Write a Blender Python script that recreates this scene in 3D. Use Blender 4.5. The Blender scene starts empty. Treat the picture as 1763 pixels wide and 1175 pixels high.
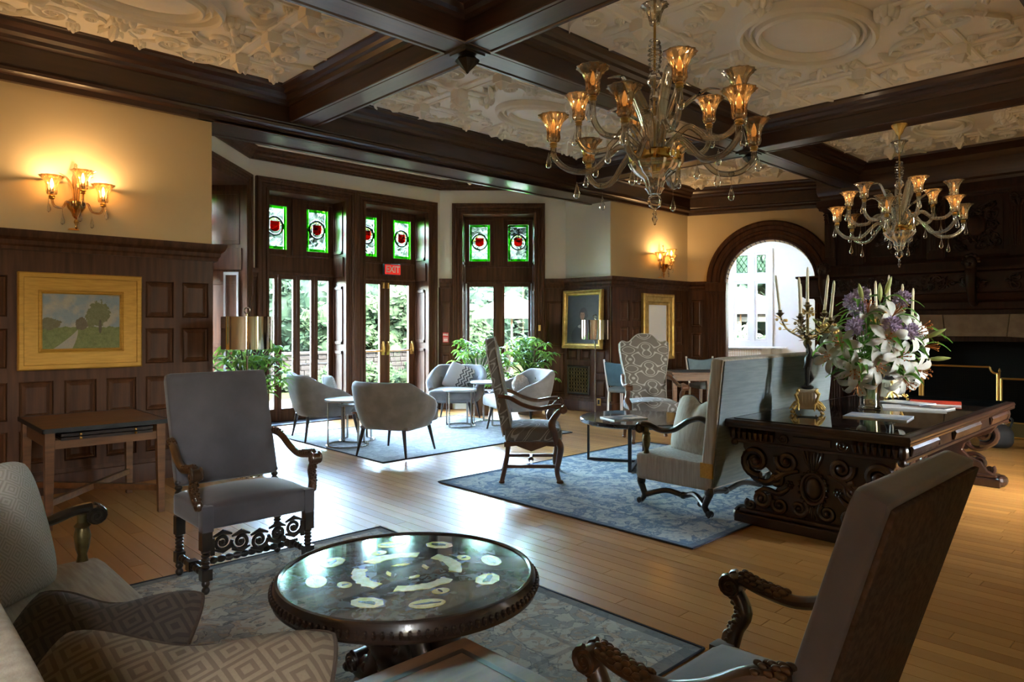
import bpy, bmesh, math, random
from mathutils import Vector, Matrix
R = math.radians; PI = math.pi; sin = math.sin; cos = math.cos
SC = bpy.context.scene
COL = SC.collection
random.seed(7)

# ------------------------------------------------------------------ camera, sky, sun, exposure
TH = 46.2                                   # view direction: x axis runs along the bay wall, y axis towards it
cd = bpy.data.cameras.new('camera'); cam = bpy.data.objects.new('camera', cd); COL.objects.link(cam)
cam.location = (0, 0, 1.45); cam.rotation_euler = (R(90), 0, R(TH - 90))
cd.sensor_width = 36.0; cd.lens = 36.0 * 1200 / 1763; cd.shift_y = -27.5 / 1763
cd.clip_start = 0.05; cd.clip_end = 300
SC.camera = cam
SC.view_settings.view_transform = 'Standard'; SC.view_settings.look = 'None'
SC.view_settings.gamma = 1.0; SC.view_settings.use_curve_mapping = False
SC.view_settings.exposure = EXPOSURE = 1.05
w = bpy.data.worlds.new('sky'); SC.world = w; w.use_nodes = True
nt = w.node_tree; bg = nt.nodes['Background']
sky = nt.nodes.new('ShaderNodeTexSky'); sky.sky_type = 'NISHITA'; sky.sun_disc = False
sky.sun_elevation = R(52); sky.sun_rotation = R(200); sky.air_density = 1.2; sky.dust_density = 5.0; sky.altitude = 200
nt.links.new(sky.outputs[0], bg.inputs[0]); bg.inputs[1].default_value = 31.0
sl = bpy.data.lights.new('sun', 'SUN'); sun = bpy.data.objects.new('sun', sl); COL.objects.link(sun)
sl.energy = 2.0; sl.angle = R(3); sl.color = (1.0, 0.94, 0.84)
sun.rotation_euler = (R(34), 0, R(-38)); sun.location = (0, 0, 30)
def portal(name, loc, rz, sx, sz):          # sky sampling guide set in a window opening (emits nothing itself)
    l = bpy.data.lights.new(name, 'AREA'); l.shape = 'RECTANGLE'; l.size = sx; l.size_y = sz
    l.cycles.is_portal = True
    o = bpy.data.objects.new(name, l); COL.objects.link(o); o.location = loc
    o.rotation_euler = (R(-90), 0, rz)      # -Z axis looks into the room (towards local -y)
    return o
SC.cycles.max_bounces = 8; SC.cycles.diffuse_bounces = 5; SC.cycles.glossy_bounces = 4
SC.cycles.transparent_max_bounces = 24; SC.cycles.transmission_bounces = 4
SC.cycles.sample_clamp_indirect = 6.0; SC.cycles.caustics_reflective = False; SC.cycles.caustics_refractive = False

# ------------------------------------------------------------------ mesh helper
def V3(p): return Vector(p)
class MB:
    def __init__(s): s.v = []; s.f = []; s.T = None
    def add(s, vs, fs):
        o = len(s.v)
        if s.T is not None: vs = [s.T @ Vector(p) for p in vs]
        s.v.extend([tuple(p) for p in vs]); s.f.extend([tuple(i + o for i in f) for f in fs]); return s
    def box(s, x0, x1, y0, y1, z0, z1):
        return s.add([(x0,y0,z0),(x1,y0,z0),(x1,y1,z0),(x0,y1,z0),(x0,y0,z1),(x1,y0,z1),(x1,y1,z1),(x0,y1,z1)],
                     [(0,3,2,1),(4,5,6,7),(0,1,5,4),(1,2,6,5),(2,3,7,6),(3,0,4,7)])
    def taper(s, c0, h0, c1, h1):            # box between two rectangles (centre, half sizes x,y)
        vs = []
        for c, h in ((c0, h0), (c1, h1)):
            for a, b in ((-1,-1),(1,-1),(1,1),(-1,1)): vs.append((c[0]+a*h[0], c[1]+b*h[1], c[2]))
        return s.add(vs, [(0,3,2,1),(4,5,6,7),(0,1,5,4),(1,2,6,5),(2,3,7,6),(3,0,4,7)])
    def bar(s, p, q, wx, wy, up=(0,0,1)):    # rectangular bar from p to q
        p = Vector(p); q = Vector(q); d = (q - p).normalized(); u = Vector(up)
        a = d.cross(u)
        if a.length < 1e-4: a = Vector((1,0,0))
        a.normalize(); b = a.cross(d).normalized()
        vs = [c + a*wx*i/2 + b*wy*j/2 for c in (p, q) for i, j in ((-1,-1),(1,-1),(1,1),(-1,1))]
        return s.add(vs, [(0,3,2,1),(4,5,6,7),(0,1,5,4),(1,2,6,5),(2,3,7,6),(3,0,4,7)])
    def tube(s, pts, r, n=8, closed=False, flat=1.0, up=None):
        pts = [Vector(p) for p in pts]; m = len(pts)
        rr = list(r) if hasattr(r, '__len__') else [r]*m
        vs = []; prev = None
        for i, p in enumerate(pts):
            a = pts[(i-1) % m] if (i or closed) else p
            b = pts[(i+1) % m] if (i < m-1 or closed) else p
            t = (b - a)
            t = t.normalized() if t.length > 1e-9 else Vector((0,0,1))
            if up is not None: ref = Vector(up)
            elif prev is not None: ref = prev
            else: ref = Vector((0,0,1)) if abs(t.z) < .9 else Vector((1,0,0))
            x = ref - t * ref.dot(t)
            if x.length < 1e-6: x = Vector((1,0,0)) - t*t.x
            x.normalize(); y = t.cross(x); prev = x
            for k in range(n):
                an = 2*PI*k/n
                vs.append(p + x*(cos(an)*rr[i]*flat) + y*(sin(an)*rr[i]))
        fs = []
        for i in range(m if closed else m-1):
            j = (i+1) % m
            for k in range(n):
                l = (k+1) % n; fs.append((i*n+k, i*n+l, j*n+l, j*n+k))
        if not closed: fs.append(tuple(reversed(range(n)))); fs.append(tuple(range((m-1)*n, m*n)))
        return s.add(vs, fs)
    def lathe(s, prof, n=20, c=(0,0,0), flute=0.0, nf=0, axis=None):
        vs = []; fs = []; m = len(prof)
        for r, z in prof:
            for k in range(n):
                a = 2*PI*k/n; q = r*(1 + (flute*cos(nf*a) if nf else 0)); vs.append((c[0]+q*cos(a), c[1]+q*sin(a), c[2]+z))
        for i in range(m-1):
            for k in range(n):
                l = (k+1) % n; fs.append((i*n+k, i*n+l, (i+1)*n+l, (i+1)*n+k))
        if prof[0][0] > 1e-5: fs.append(tuple(reversed(range(n))))
        if prof[-1][0] > 1e-5: fs.append(tuple(range((m-1)*n, m*n)))
        return s.add(vs, fs)
    def prism(s, poly, d0, d1, fn=None):     # 2-D outline given thickness; fn(u, v, d) -> point
        fn = fn or (lambda u, v, d: (u, v, d)); n = len(poly)
        vs = [fn(u, v, d0) for u, v in poly] + [fn(u, v, d1) for u, v in poly]
        fs = [tuple(reversed(range(n))), tuple(range(n, 2*n))]
        for i in range(n): j = (i+1) % n; fs.append((i, j, n+j, n+i))
        return s.add(vs, fs)
    def sweep(s, path, prof, nrm=(0,0,1), closed=False, ends=None):  # mitred moulding; prof = (side, along nrm)
        P = [Vector(p) for p in path]; N = Vector(nrm).normalized(); m = len(P); k = len(prof); vs = []
        for i in range(m):
            t0 = (P[i] - P[i-1]).normalized() if (i or closed) else None
            t1 = (P[(i+1) % m] - P[i]).normalized() if (i < m-1 or closed) else None
            if t0 is None: sd = N.cross(t1)
            elif t1 is None: sd = N.cross(t0)
            else:
                a = N.cross(t0); b = N.cross(t1); q = (a + b); q.normalize(); sd = q / max(.2, q.dot(a))
            for u, h in prof: vs.append(P[i] + sd*u + N*h)
        fs = []
        for i in range(m if closed else m-1):
            j = (i+1) % m
            for a in range(k):
                b = (a+1) % k; fs.append((i*k+a, i*k+b, j*k+b, j*k+a))
        if not closed: fs.append(tuple(reversed(range(k)))); fs.append(tuple(range((m-1)*k, m*k)))
        return s.add(vs, fs)
    def grid(s, fn, nu, nv, wu=False, wv=False):
        vs = [fn(i/(nu if wu else nu-1), j/(nv if wv else nv-1)) for i in range(nu) for j in range(nv)]
        fs = []
        for i in range(nu if wu else nu-1):
            for j in range(nv if wv else nv-1):
                a, b = (i+1) % nu, (j+1) % nv; fs.append((i*nv+j, a*nv+j, a*nv+b, i*nv+b))
        return s.add(vs, fs)
    def sph(s, c, r, nu=12, nv=8):
        if not hasattr(r, '__len__'): r = (r, r, r)
        vs = [(c[0], c[1], c[2]-r[2])]
        for j in range(1, nv):
            p = PI*j/nv - PI/2
            for i in range(nu):
                a = 2*PI*i/nu; vs.append((c[0]+r[0]*cos(p)*cos(a), c[1]+r[1]*cos(p)*sin(a), c[2]+r[2]*sin(p)))
        vs.append((c[0], c[1], c[2]+r[2])); L = len(vs)-1; fs = []
        for i in range(nu):
            l = (i+1) % nu; fs.append((0, 1+l, 1+i)); fs.append((L, 1+(nv-2)*nu+i, 1+(nv-2)*nu+l))
        for j in range(nv-2):
            for i in range(nu):
                l = (i+1) % nu; fs.append((1+j*nu+i, 1+j*nu+l, 1+(j+1)*nu+l, 1+(j+1)*nu+i))
        return s.add(vs, fs)
    def rbox(s, c, size, r, n=9, top=0.0, bot=0.0, front=0.0):   # soft upholstered block with bulged faces
        h = [q/2 for q in size]; r = min(r, min(h)*.98); bm = {}
        ts = [-1 + 2*i/(n-1) for i in range(n)]
        ts = [math.copysign(abs(t)**.6, t) if t else 0 for t in ts]
        vs = []; fs = []; idx = {}
        def pt(p):
            k = tuple(round(q, 5) for q in p)
            if k in idx: return idx[k]
            P = Vector((p[0]*h[0], p[1]*h[1], p[2]*h[2]))
            I = Vector([max(-(h[i]-r), min(h[i]-r, P[i])) for i in range(3)])
            D = P - I
            Q = I + (D.normalized()*r if D.length > 1e-9 else D)
            f = (1-p[0]**2)*(1-p[1]**2)
            Q.z += (top*f*max(0, p[2]) - bot*f*max(0, -p[2]))
            Q.y -= front*(1-p[0]**2)*(1-p[2]**2)*max(0, -p[1])
            Q.y += front*(1-p[0]**2)*(1-p[2]**2)*max(0, p[1])
            idx[k] = len(vs); vs.append(Q + Vector(c)); return idx[k]
        for ax in range(3):
            for sg in (-1, 1):
                for i in range(n-1):
                    for j in range(n-1):
                        q = []
                        for a, b in ((i,j),(i+1,j),(i+1,j+1),(i,j+1)):
                            p = [0,0,0]; p[ax] = sg; p[(ax+1) % 3] = ts[a]; p[(ax+2) % 3] = ts[b]; q.append(pt(p))
                        fs.append(tuple(q) if sg > 0 else tuple(reversed(q)))
        return s.add(vs, fs)
    def mesh(s, name, smooth=True, angle=38):
        me = bpy.data.meshes.new(name); me.from_pydata(s.v, [], s.f); me.update()
        if smooth:
            me.polygons.foreach_set('use_smooth', [True]*len(me.polygons))
            try: me.set_sharp_from_angle(angle=R(angle))
            except Exception: pass
        return me
    def build(s, name, mat, parent=None, smooth=True, bevel=0, fix=False, angle=38):
        me = s.mesh(name, smooth, angle)
        if fix:
            b = bmesh.new(); b.from_mesh(me); bmesh.ops.recalc_face_normals(b, faces=b.faces); b.to_mesh(me); b.free()
        me.materials.append(mat)
        o = bpy.data.objects.new(name, me); COL.objects.link(o)
        if parent is not None: o.parent = parent
        if bevel:
            m = o.modifiers.new('bevel', 'BEVEL'); m.width = bevel; m.segments = 2; m.limit_method = 'ANGLE'; m.angle_limit = R(40)
        return o
def empty(name, loc=(0,0,0), rz=0.0, parent=None):
    o = bpy.data.objects.new(name, None); COL.objects.link(o); o.location = loc; o.rotation_euler = (0,0,rz); o.empty_display_size = .1
    if parent is not None: o.parent = parent
    return o
def tag(o, label=None, cat=None, group=None, kind=None):
    if label: o['label'] = label
    if cat: o['category'] = cat
    if group: o['group'] = group
    if kind: o['kind'] = kind
    return o
def thing(name, label, cat, loc=(0,0,0), rz=0.0, group=None): return tag(empty(name, loc, rz), label, cat, group)
KIDS = {}
def inst(o, parent, loc=(0,0,0), rz=0.0, scale=(1,1,1), rot=None, name=None):     # copy of one mesh object, mesh shared
    c = o.copy(); COL.objects.link(c); c.parent = parent; c.location = loc
    c.rotation_euler = rot if rot else (0,0,rz); c.scale = scale
    return c
def dup(root, loc, rz, label=None, group=None):
    kids = {}
    for o in bpy.data.objects:
        if o.parent is not None: kids.setdefault(o.parent, []).append(o)
    def cp(o, par):
        c = o.copy(); COL.objects.link(c); c.parent = par
        for k in kids.get(o, []): cp(k, c)
        return c
    r = cp(root, None); r.location = loc; r.rotation_euler = (0,0,rz)
    tag(r, label, None, group); return r
def spiral(cx, cy, r0, r1, a0, turns, n=26, sgn=1):
    return [(cx + (r0+(r1-r0)*(i/(n-1))**.8)*cos(a0+sgn*turns*2*PI*i/(n-1)), cy + (r0+(r1-r0)*(i/(n-1))**.8)*sin(a0+sgn*turns*2*PI*i/(n-1))) for i in range(n)]
def smoothpath(P, k=6, closed=False):        # Catmull-Rom through points
    P = [Vector(p) for p in P]; out = []; m = len(P)
    for i in range(m if closed else m-1):
        a = P[(i-1) % m] if (i or closed) else P[0]; b = P[i]; c = P[(i+1) % m]; d = P[(i+2) % m] if (i < m-2 or closed) else P[-1]
        for j in range(k):
            t = j/k; out.append(.5*((2*b) + (c-a)*t + (2*a-5*b+4*c-d)*t*t + (3*b-a-3*c+d)*t**3))
    if not closed: out.append(P[-1])
    return out
def lerp(a, b, t): return a + (b-a)*t

# ------------------------------------------------------------------ materials
MT = {}
def mat(name, c=(.5,.5,.5), rough=.5, metal=0.0, spec=.5, c2=None, nscale=6.0, stretch=(1,1,1), det=4, lo=.35, hi=.65, bump=0.0, bscale=40, coat=0.0, coatr=.1, sheen=0.0, emit=None, es=0.0, rvar=0.0, bstretch=None):
    m = bpy.data.materials.new(name); m.use_nodes = True; n = m.node_tree.nodes; L = m.node_tree.links; b = n['Principled BSDF']
    b.inputs['Base Color'].default_value = (*c, 1); b.inputs['Roughness'].default_value = rough; b.inputs['Metallic'].default_value = metal
    b.inputs['Specular IOR Level'].default_value = spec
    b.inputs['Coat Weight'].default_value = coat; b.inputs['Coat Roughness'].default_value = coatr
    if sheen: b.inputs['Sheen Weight'].default_value = sheen; b.inputs['Sheen Roughness'].default_value = .4
    if emit: b.inputs['Emission Color'].default_value = (*emit, 1); b.inputs['Emission Strength'].default_value = es
    tc = n.new('ShaderNodeTexCoord')
    def noise(sc, st, d):
        mp = n.new('ShaderNodeMapping'); mp.inputs['Scale'].default_value = st; L.new(tc.outputs['Object'], mp.inputs[0])
        t = n.new('ShaderNodeTexNoise'); t.inputs['Scale'].default_value = sc; t.inputs['Detail'].default_value = d; L.new(mp.outputs[0], t.inputs[0]); return t
    if c2:
        t = noise(nscale, stretch, det); rp = n.new('ShaderNodeValToRGB')
        rp.color_ramp.elements[0].position = lo; rp.color_ramp.elements[0].color = (*c, 1)
        rp.color_ramp.elements[1].position = hi; rp.color_ramp.elements[1].color = (*c2, 1)
        L.new(t.outputs[0], rp.inputs[0]); L.new(rp.outputs[0], b.inputs['Base Color'])
    if bump:
        t = noise(bscale, bstretch or stretch, 3); bp = n.new('ShaderNodeBump'); bp.inputs['Strength'].default_value = bump; bp.inputs['Distance'].default_value = .01
        L.new(t.outputs[0], bp.inputs['Height']); L.new(bp.outputs[0], b.inputs['Normal'])
    MT[name] = m; return m
class NG:                                   # tiny node-graph writer
    def __init__(s, name):
        s.m = bpy.data.materials.new(name); s.m.use_nodes = True; s.n = s.m.node_tree.nodes; s.L = s.m.node_tree.links; s.b = s.n['Principled BSDF']; MT[name] = s.m
        s.tc = s.n.new('ShaderNodeTexCoord')
    def node(s, typ, ins=None, **kw):
        x = s.n.new(typ)
        for k, v in kw.items(): setattr(x, k, v)
        for k, v in (ins or {}).items():
            if isinstance(v, bpy.types.NodeSocket): s.L.new(v, x.inputs[k])
            else: x.inputs[k].default_value = v
        return x
    def obj(s, scale=(1,1,1), loc=(0,0,0), rot=(0,0,0)):
        return s.node('ShaderNodeMapping', {0: s.tc.outputs['Object'], 'Scale': scale, 'Location': loc, 'Rotation': rot}).outputs[0]
    def noise(s, vec, scale, det=3, dist=0.0): return s.node('ShaderNodeTexNoise', {'Vector': vec, 'Scale': scale, 'Detail': det, 'Distortion': dist}).outputs[0]
    def math(s, op, a, b=0.0, c=0.0): return s.node('ShaderNodeMath', {0: a, 1: b, 2: c}, operation=op).outputs[0]
    def ramp(s, fac, stops, interp='LINEAR'):
        r = s.n.new('ShaderNodeValToRGB'); s.L.new(fac, r.inputs[0]); e = r.color_ramp; e.interpolation = interp
        while len(e.elements) < len(stops): e.elements.new(.5)
        for q, (p, c) in zip(e.elements, stops): q.position = p; q.color = (*c, 1) if len(c) == 3 else c
        return r.outputs[0]
    def mix(s, fac, a, b, mode='MIX'):
        x = s.n.new('ShaderNodeMix'); x.data_type = 'RGBA'; x.blend_type = mode
        for i, v in ((0, fac), (6, a), (7, b)):
            if isinstance(v, bpy.types.NodeSocket): s.L.new(v, x.inputs[i])
            else: x.inputs[i].default_value = (*v, 1) if hasattr(v, '__len__') else v
        return x.outputs[2]
    def xyz(s, vec):
        x = s.n.new('ShaderNodeSeparateXYZ'); s.L.new(vec, x.inputs[0]); return x.outputs
    def set(s, **kw):
        for k, v in kw.items():
            k = {'color':'Base Color','rough':'Roughness','spec':'Specular IOR Level','metal':'Metallic','coat':'Coat Weight','coatr':'Coat Roughness','normal':'Normal','sheen':'Sheen Weight'}[k]
            if isinstance(v, bpy.types.NodeSocket): s.L.new(v, s.b.inputs[k])
            else: s.b.inputs[k].default_value = (*v, 1) if hasattr(v, '__len__') else v
        return s.m
    def bump(s, h, strength=.3, dist=.01): return s.node('ShaderNodeBump', {'Height': h, 'Strength': strength, 'Distance': dist}).outputs[0]
WS = (26, 26, 1.6)
mat('wood_dark', (0.0493,0.0179,0.0081), .48, spec=.2, c2=(0.0892,0.0348,0.0150), nscale=1.0, stretch=WS, bump=.05, bscale=1.0, bstretch=(60,60,3), coat=.06, coatr=.25)
mat('wood_beam', (0.0288,0.0108,0.0058), .38, c2=(0.0504,0.0187,0.0094), nscale=1.0, stretch=(2,22,22), bump=.04, bscale=1, bstretch=(4,60,60), coat=.55, coatr=.24)
mat('wood_beam_y', (0.0288,0.0108,0.0058), .38, c2=(0.0504,0.0187,0.0094), nscale=1.0, stretch=(22,2,22), bump=.04, bscale=1, bstretch=(60,4,60), coat=.55, coatr=.24)
mat('wood_mantel', (.018,.0065,.004), .5, spec=.2, c2=(.032,.0115,.007), nscale=1.0, stretch=WS)
mat('mantel_carved', (.013,.005,.0032), .42, spec=.25, c2=(.022,.008,.005), nscale=9)
mat('wood_carved', (.017,.0075,.0045), .30, c2=(.034,.013,.008), nscale=9, coat=.35, coatr=.2)
mat('wood_black', (.010,.008,.007), .28, c2=(.030,.020,.013), nscale=12, coat=.3, coatr=.2)
mat('wood_walnut', (.075,.026,.010), .33, c2=(.15,.055,.02), nscale=1.0, stretch=(8,8,8), coat=.3, coatr=.18)
mat('wood_table', (.105,.042,.014), .40, c2=(.18,.075,.026), nscale=1.0, stretch=(3,30,30), coat=.1)
mat('wood_end', (.115,.060,.030), .42, c2=(.19,.105,.055), nscale=1.0, stretch=(4,26,26))
mat('wood_leg', (.018,.010,.008), .35)
mat('plaster', (.66,.535,.33), .75, c2=(.70,.57,.36), nscale=1.2)
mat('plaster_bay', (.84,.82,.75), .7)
mat('ceiling_white', (.86,.82,.73), .6, c2=(.90,.86,.78), nscale=3)
mat('white_room', (.84,.83,.78), .6)
mat('velvet', (.052,.047,.052), .85, c2=(.092,.084,.092), nscale=2.6, det=6, sheen=.45)
mat('velvet_brown', (.040,.025,.019), .95, spec=.15, c2=(.070,.045,.035), nscale=55)
mat('linen', (.30,.265,.215), .9, c2=(.40,.36,.30), nscale=1, stretch=(55,55,4), bump=.15, bscale=260, bstretch=(1,1,1))
mat('linen_x', (.30,.265,.215), .9, c2=(.40,.36,.30), nscale=1, stretch=(5,60,60), bump=.15, bscale=260, bstretch=(1,1,1))
mat('linen_grey', (.125,.150,.158), .9, c2=(.165,.19,.195), nscale=1, stretch=(5,60,60), bump=.12, bscale=240, bstretch=(1,1,1))
mat('barrel_fabric', (.20,.182,.172), .8, c2=(.26,.238,.225), nscale=8, sheen=.35)
mat('fur', (.42,.34,.28), .95, c2=(.55,.46,.38), nscale=60, bump=.8, bscale=130)
mat('brass', (.62,.40,.12), .28, metal=1)
mat('gilt', (.46,.29,.075), .42, metal=.8, c2=(.62,.42,.14), nscale=14, bump=.15, bscale=40)
mat('gilt_flat', (.40,.205,.024), .50, metal=.35, c2=(.50,.27,.04), nscale=2, stretch=(3,30,30), bump=.08, bscale=60)
mat('bronze', (.10,.075,.035), .38, metal=.8, c2=(.20,.15,.06), nscale=20)
mat('bronze_dark', (.012,.010,.009), .36, metal=.4)
mat('chrome', (.86,.84,.80), .06, metal=1)
mat('nickel', (.50,.47,.42), .24, metal=1)
mat('steel_dark', (.05,.045,.045), .38, metal=.6)
mat('greystone', (.40,.39,.37), .35)
mat('candle', (.66,.60,.40), .5)
mat('black', (.006,.006,.006), .5)
mat('black_fabric', (.012,.012,.013), .7)
mat('soot', (.008,.007,.007), .95)
mat('stone', (.15,.098,.062), .8, spec=.2, c2=(.19,.13,.082), nscale=9)
mat('red_sign', (.60,.02,.015), .5, emit=(.9,.03,.02), es=.25)
mat('red_paint', (.52,.03,.03), .5)
mat('white_paint', (.80,.79,.77), .5)
mat('ivory', (.58,.50,.37), .4, c2=(.66,.58,.45), nscale=12)
mat('iron', (.035,.028,.022), .5, metal=.5)
mat('blue_leather', (.055,.115,.15), .42, c2=(.075,.15,.19), nscale=8)
mat('blue_vinyl', (.035,.10,.19), .4)
mat('stem_green', (.05,.10,.02), .6)
mat('planter', (.10,.045,.018), .5)
mat('petal', (.50,.49,.44), .6, spec=.3, c2=(.56,.55,.50), nscale=9)
mat('petal_lilac', (.34,.25,.40), .7, c2=(.46,.36,.50), nscale=60)
mat('bud', (.30,.34,.10), .5)
mat('stamen', (.35,.10,.01), .6)
mat('paper', (.70,.70,.70), .4)
mat('paper_blue', (.30,.36,.45), .35, c2=(.62,.60,.55), nscale=9, lo=.45, hi=.55)
mat('paper_dark', (.04,.04,.05), .35, c2=(.5,.35,.25), nscale=7, lo=.5, hi=.56)
mat('paper_red', (.50,.045,.02), .35)
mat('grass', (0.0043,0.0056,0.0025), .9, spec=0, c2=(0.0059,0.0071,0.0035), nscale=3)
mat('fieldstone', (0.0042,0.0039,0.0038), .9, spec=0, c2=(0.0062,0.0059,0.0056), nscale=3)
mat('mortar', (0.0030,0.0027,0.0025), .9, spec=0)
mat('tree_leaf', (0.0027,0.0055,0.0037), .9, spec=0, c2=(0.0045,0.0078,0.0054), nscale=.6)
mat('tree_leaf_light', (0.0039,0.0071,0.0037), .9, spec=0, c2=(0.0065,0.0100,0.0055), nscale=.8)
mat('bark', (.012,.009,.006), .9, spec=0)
mat('canvas', (0.1500,0.1475,0.1425), .8, spec=0)
mat('amber_bulb', (.9,.5,.2), .4, emit=(1.0,.52,.17), es=.5)
mat('bulb_white', (1,.9,.7), .4, emit=(1.0,.72,.36), es=30)
def clear(name, tint=(1,1,1), gl=(1,1,1), rough=.03, fac=.9, base=.03, dif=None, dw=.2):
    g = NG(name); n = g.n
    t = g.node('ShaderNodeBsdfTransparent', {0: (*tint, 1)}); gs = g.node('ShaderNodeBsdfGlossy', {0: (*gl, 1), 'Roughness': rough})
    lw = g.node('ShaderNodeLayerWeight', {0: .35}); f = g.math('MULTIPLY_ADD', lw.outputs['Fresnel'], fac, base)
    mx = g.node('ShaderNodeMixShader', {0: f, 1: t.outputs[0], 2: gs.outputs[0]})
    if dif: mx = g.node('ShaderNodeMixShader', {0: dw, 1: mx.outputs[0], 2: g.node('ShaderNodeBsdfDiffuse', {0: (*dif, 1)}).outputs[0]})
    g.L.new(mx.outputs[0], n['Material Output'].inputs[0]); n.remove(g.b); return g.m
def leafmat(name, c, c2, tr):
    g = NG(name); n_ = g.noise(g.obj(), 9, 3); col = g.mix(n_, c, c2); g.set(color=col, rough=.36)
    t = g.node('ShaderNodeBsdfTranslucent', {0: g.mix(.0, tr, tr)}); mx = g.node('ShaderNodeMixShader', {0: .42, 1: g.b.outputs[0], 2: t.outputs[0]})
    g.L.new(mx.outputs[0], g.n['Material Output'].inputs[0]); return g.m
leafmat('leaf_green', (.05,.15,.025), (.11,.25,.045), (.20,.42,.05)); leafmat('leaf_light', (.13,.28,.04), (.20,.38,.07), (.36,.56,.08))
clear('pane', (.93,.96,.95), fac=.5, base=.02)
clear('pane_lead', (.93,.98,.96), fac=.3, base=.02)
clear('glass_green', (.10,.50,.03), fac=.2)
clear('glass_green_dark', (0.0125,0.0936,0.0166), fac=.2)
clear('glass_red', (.60,.035,.015), fac=.2)
clear('glass_yellow', (0.6188,0.6006,0.1092), fac=.2)
clear('glass_chandelier', (.90,.88,.82), (1,.98,.94), .05, fac=.9, base=.16, dif=(.62,.60,.55), dw=.16)
clear('glass_cup', (.90,.74,.52), (1,.94,.84), .05, fac=.85, base=.14, dif=(.62,.52,.38), dw=.14)
clear('glass_clear', (.93,.94,.94), fac=.9, base=.05)
clear('glass_gold', (.70,.42,.10), (.9,.62,.2), .10, fac=.8, base=.35)
# --- patterned materials
g = NG('floor_oak')
oi = g.node('ShaderNodeObjectInfo'); ge = g.node('ShaderNodeNewGeometry')
rnd = g.math('FRACT', g.math('ADD', oi.outputs['Random'], g.math('MULTIPLY', ge.outputs['Random Per Island'], 7.31)))
wv = g.node('ShaderNodeMapping', {0: ge.outputs['Position'], 'Scale': (22, 1.4, 1)}).outputs[0]
off = g.node('ShaderNodeVectorMath', {0: wv, 1: g.node('ShaderNodeCombineXYZ', {2: g.math('MULTIPLY', rnd, 40.0)}).outputs[0]}, operation='ADD').outputs[0]
gr = g.noise(off, 1.0, 4, .4)
base = g.ramp(rnd, [(0, (.33,.140,.032)), (.3, (.47,.220,.055)), (.55, (.40,.178,.042)), (.8, (.55,.268,.074)), (1, (.36,.155,.035))])
colr = g.mix(g.math('MULTIPLY', gr, .38), base, (.26,.108,.025))
g.set(color=colr, rough=g.math('MULTIPLY_ADD', gr, .10, .34), spec=.30, coat=.20, coatr=.16, normal=g.bump(gr, .05))

def rugmat(name, field, fig, dark, accent, scale, half, border):
    g = NG(name); p = g.tc.outputs['Object']; X, Y, Z = g.xyz(p)
    a = g.math('ABSOLUTE', X); b = g.math('ABSOLUTE', Y)
    mir = g.node('ShaderNodeCombineXYZ', {0: a, 1: b, 2: 0.0}).outputs[0]
    n1 = g.noise(mir, scale*1.5, 3, 2.2); n2 = g.noise(mir, scale*4.2, 3, 1.6); n3 = g.noise(mir, scale*10.0, 2, .8)
    c = g.mix(g.ramp(n1, [(.44, (0,0,0)), (.50, (1,1,1))]), field, fig)
    c = g.mix(g.math('MULTIPLY', g.ramp(n2, [(.52, (0,0,0)), (.57, (1,1,1))]), .75), c, accent)
    c = g.mix(g.math('MULTIPLY', g.ramp(n3, [(.56, (0,0,0)), (.62, (1,1,1))]), .6), c, fig)
    c = g.mix(g.math('MULTIPLY', g.ramp(n3, [(.34, (1,1,1)), (.40, (0,0,0))]), .55), c, field)
    ln = g.math('ABSOLUTE', g.math('SUBTRACT', n1, .47)); c = g.mix(g.math('MULTIPLY', g.ramp(ln, [(.008, (1,1,1)), (.016, (0,0,0))]), .75), c, dark)
    l2 = g.math('ABSOLUTE', g.math('SUBTRACT', n2, .55)); c = g.mix(g.math('MULTIPLY', g.ramp(l2, [(.008, (1,1,1)), (.016, (0,0,0))]), .45), c, dark); v3 = n3
    e = g.math('MINIMUM', g.math('SUBTRACT', half[0], a), g.math('SUBTRACT', half[1], b))
    bd = g.math('MULTIPLY', g.math('LESS_THAN', e, border), g.math('GREATER_THAN', e, border-.03))
    c = g.mix(g.math('MULTIPLY', bd, .45), c, dark)
    bd2 = g.math('LESS_THAN', e, border*.16)
    c = g.mix(g.math('MULTIPLY', bd2, .8), c, dark)
    wear = g.noise(p, 1.3, 4)
    c = g.mix(g.math('MULTIPLY', wear, .28), c, fig)
    fine = g.noise(p, 260, 2)
    return g.set(color=c, rough=.95, spec=.15, normal=g.bump(g.math('ADD', fine, g.math('MULTIPLY', v3, 1.5)), .35, .004))
rugmat('rug_grey', (.23,.235,.215), (.42,.385,.305), (.06,.07,.085), (.36,.255,.165), 2.2, (1.9,1.3), .42)
rugmat('rug_blue', (.10,.165,.24), (.42,.43,.40), (.045,.085,.15), (.26,.31,.35), 3.0, (1.6,1.33), .36)
rugmat('rug_pale', (.25,.265,.265), (.38,.38,.365), (.21,.225,.24), (.31,.32,.31), 3.5, (1.52,1.22), .2)

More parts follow.
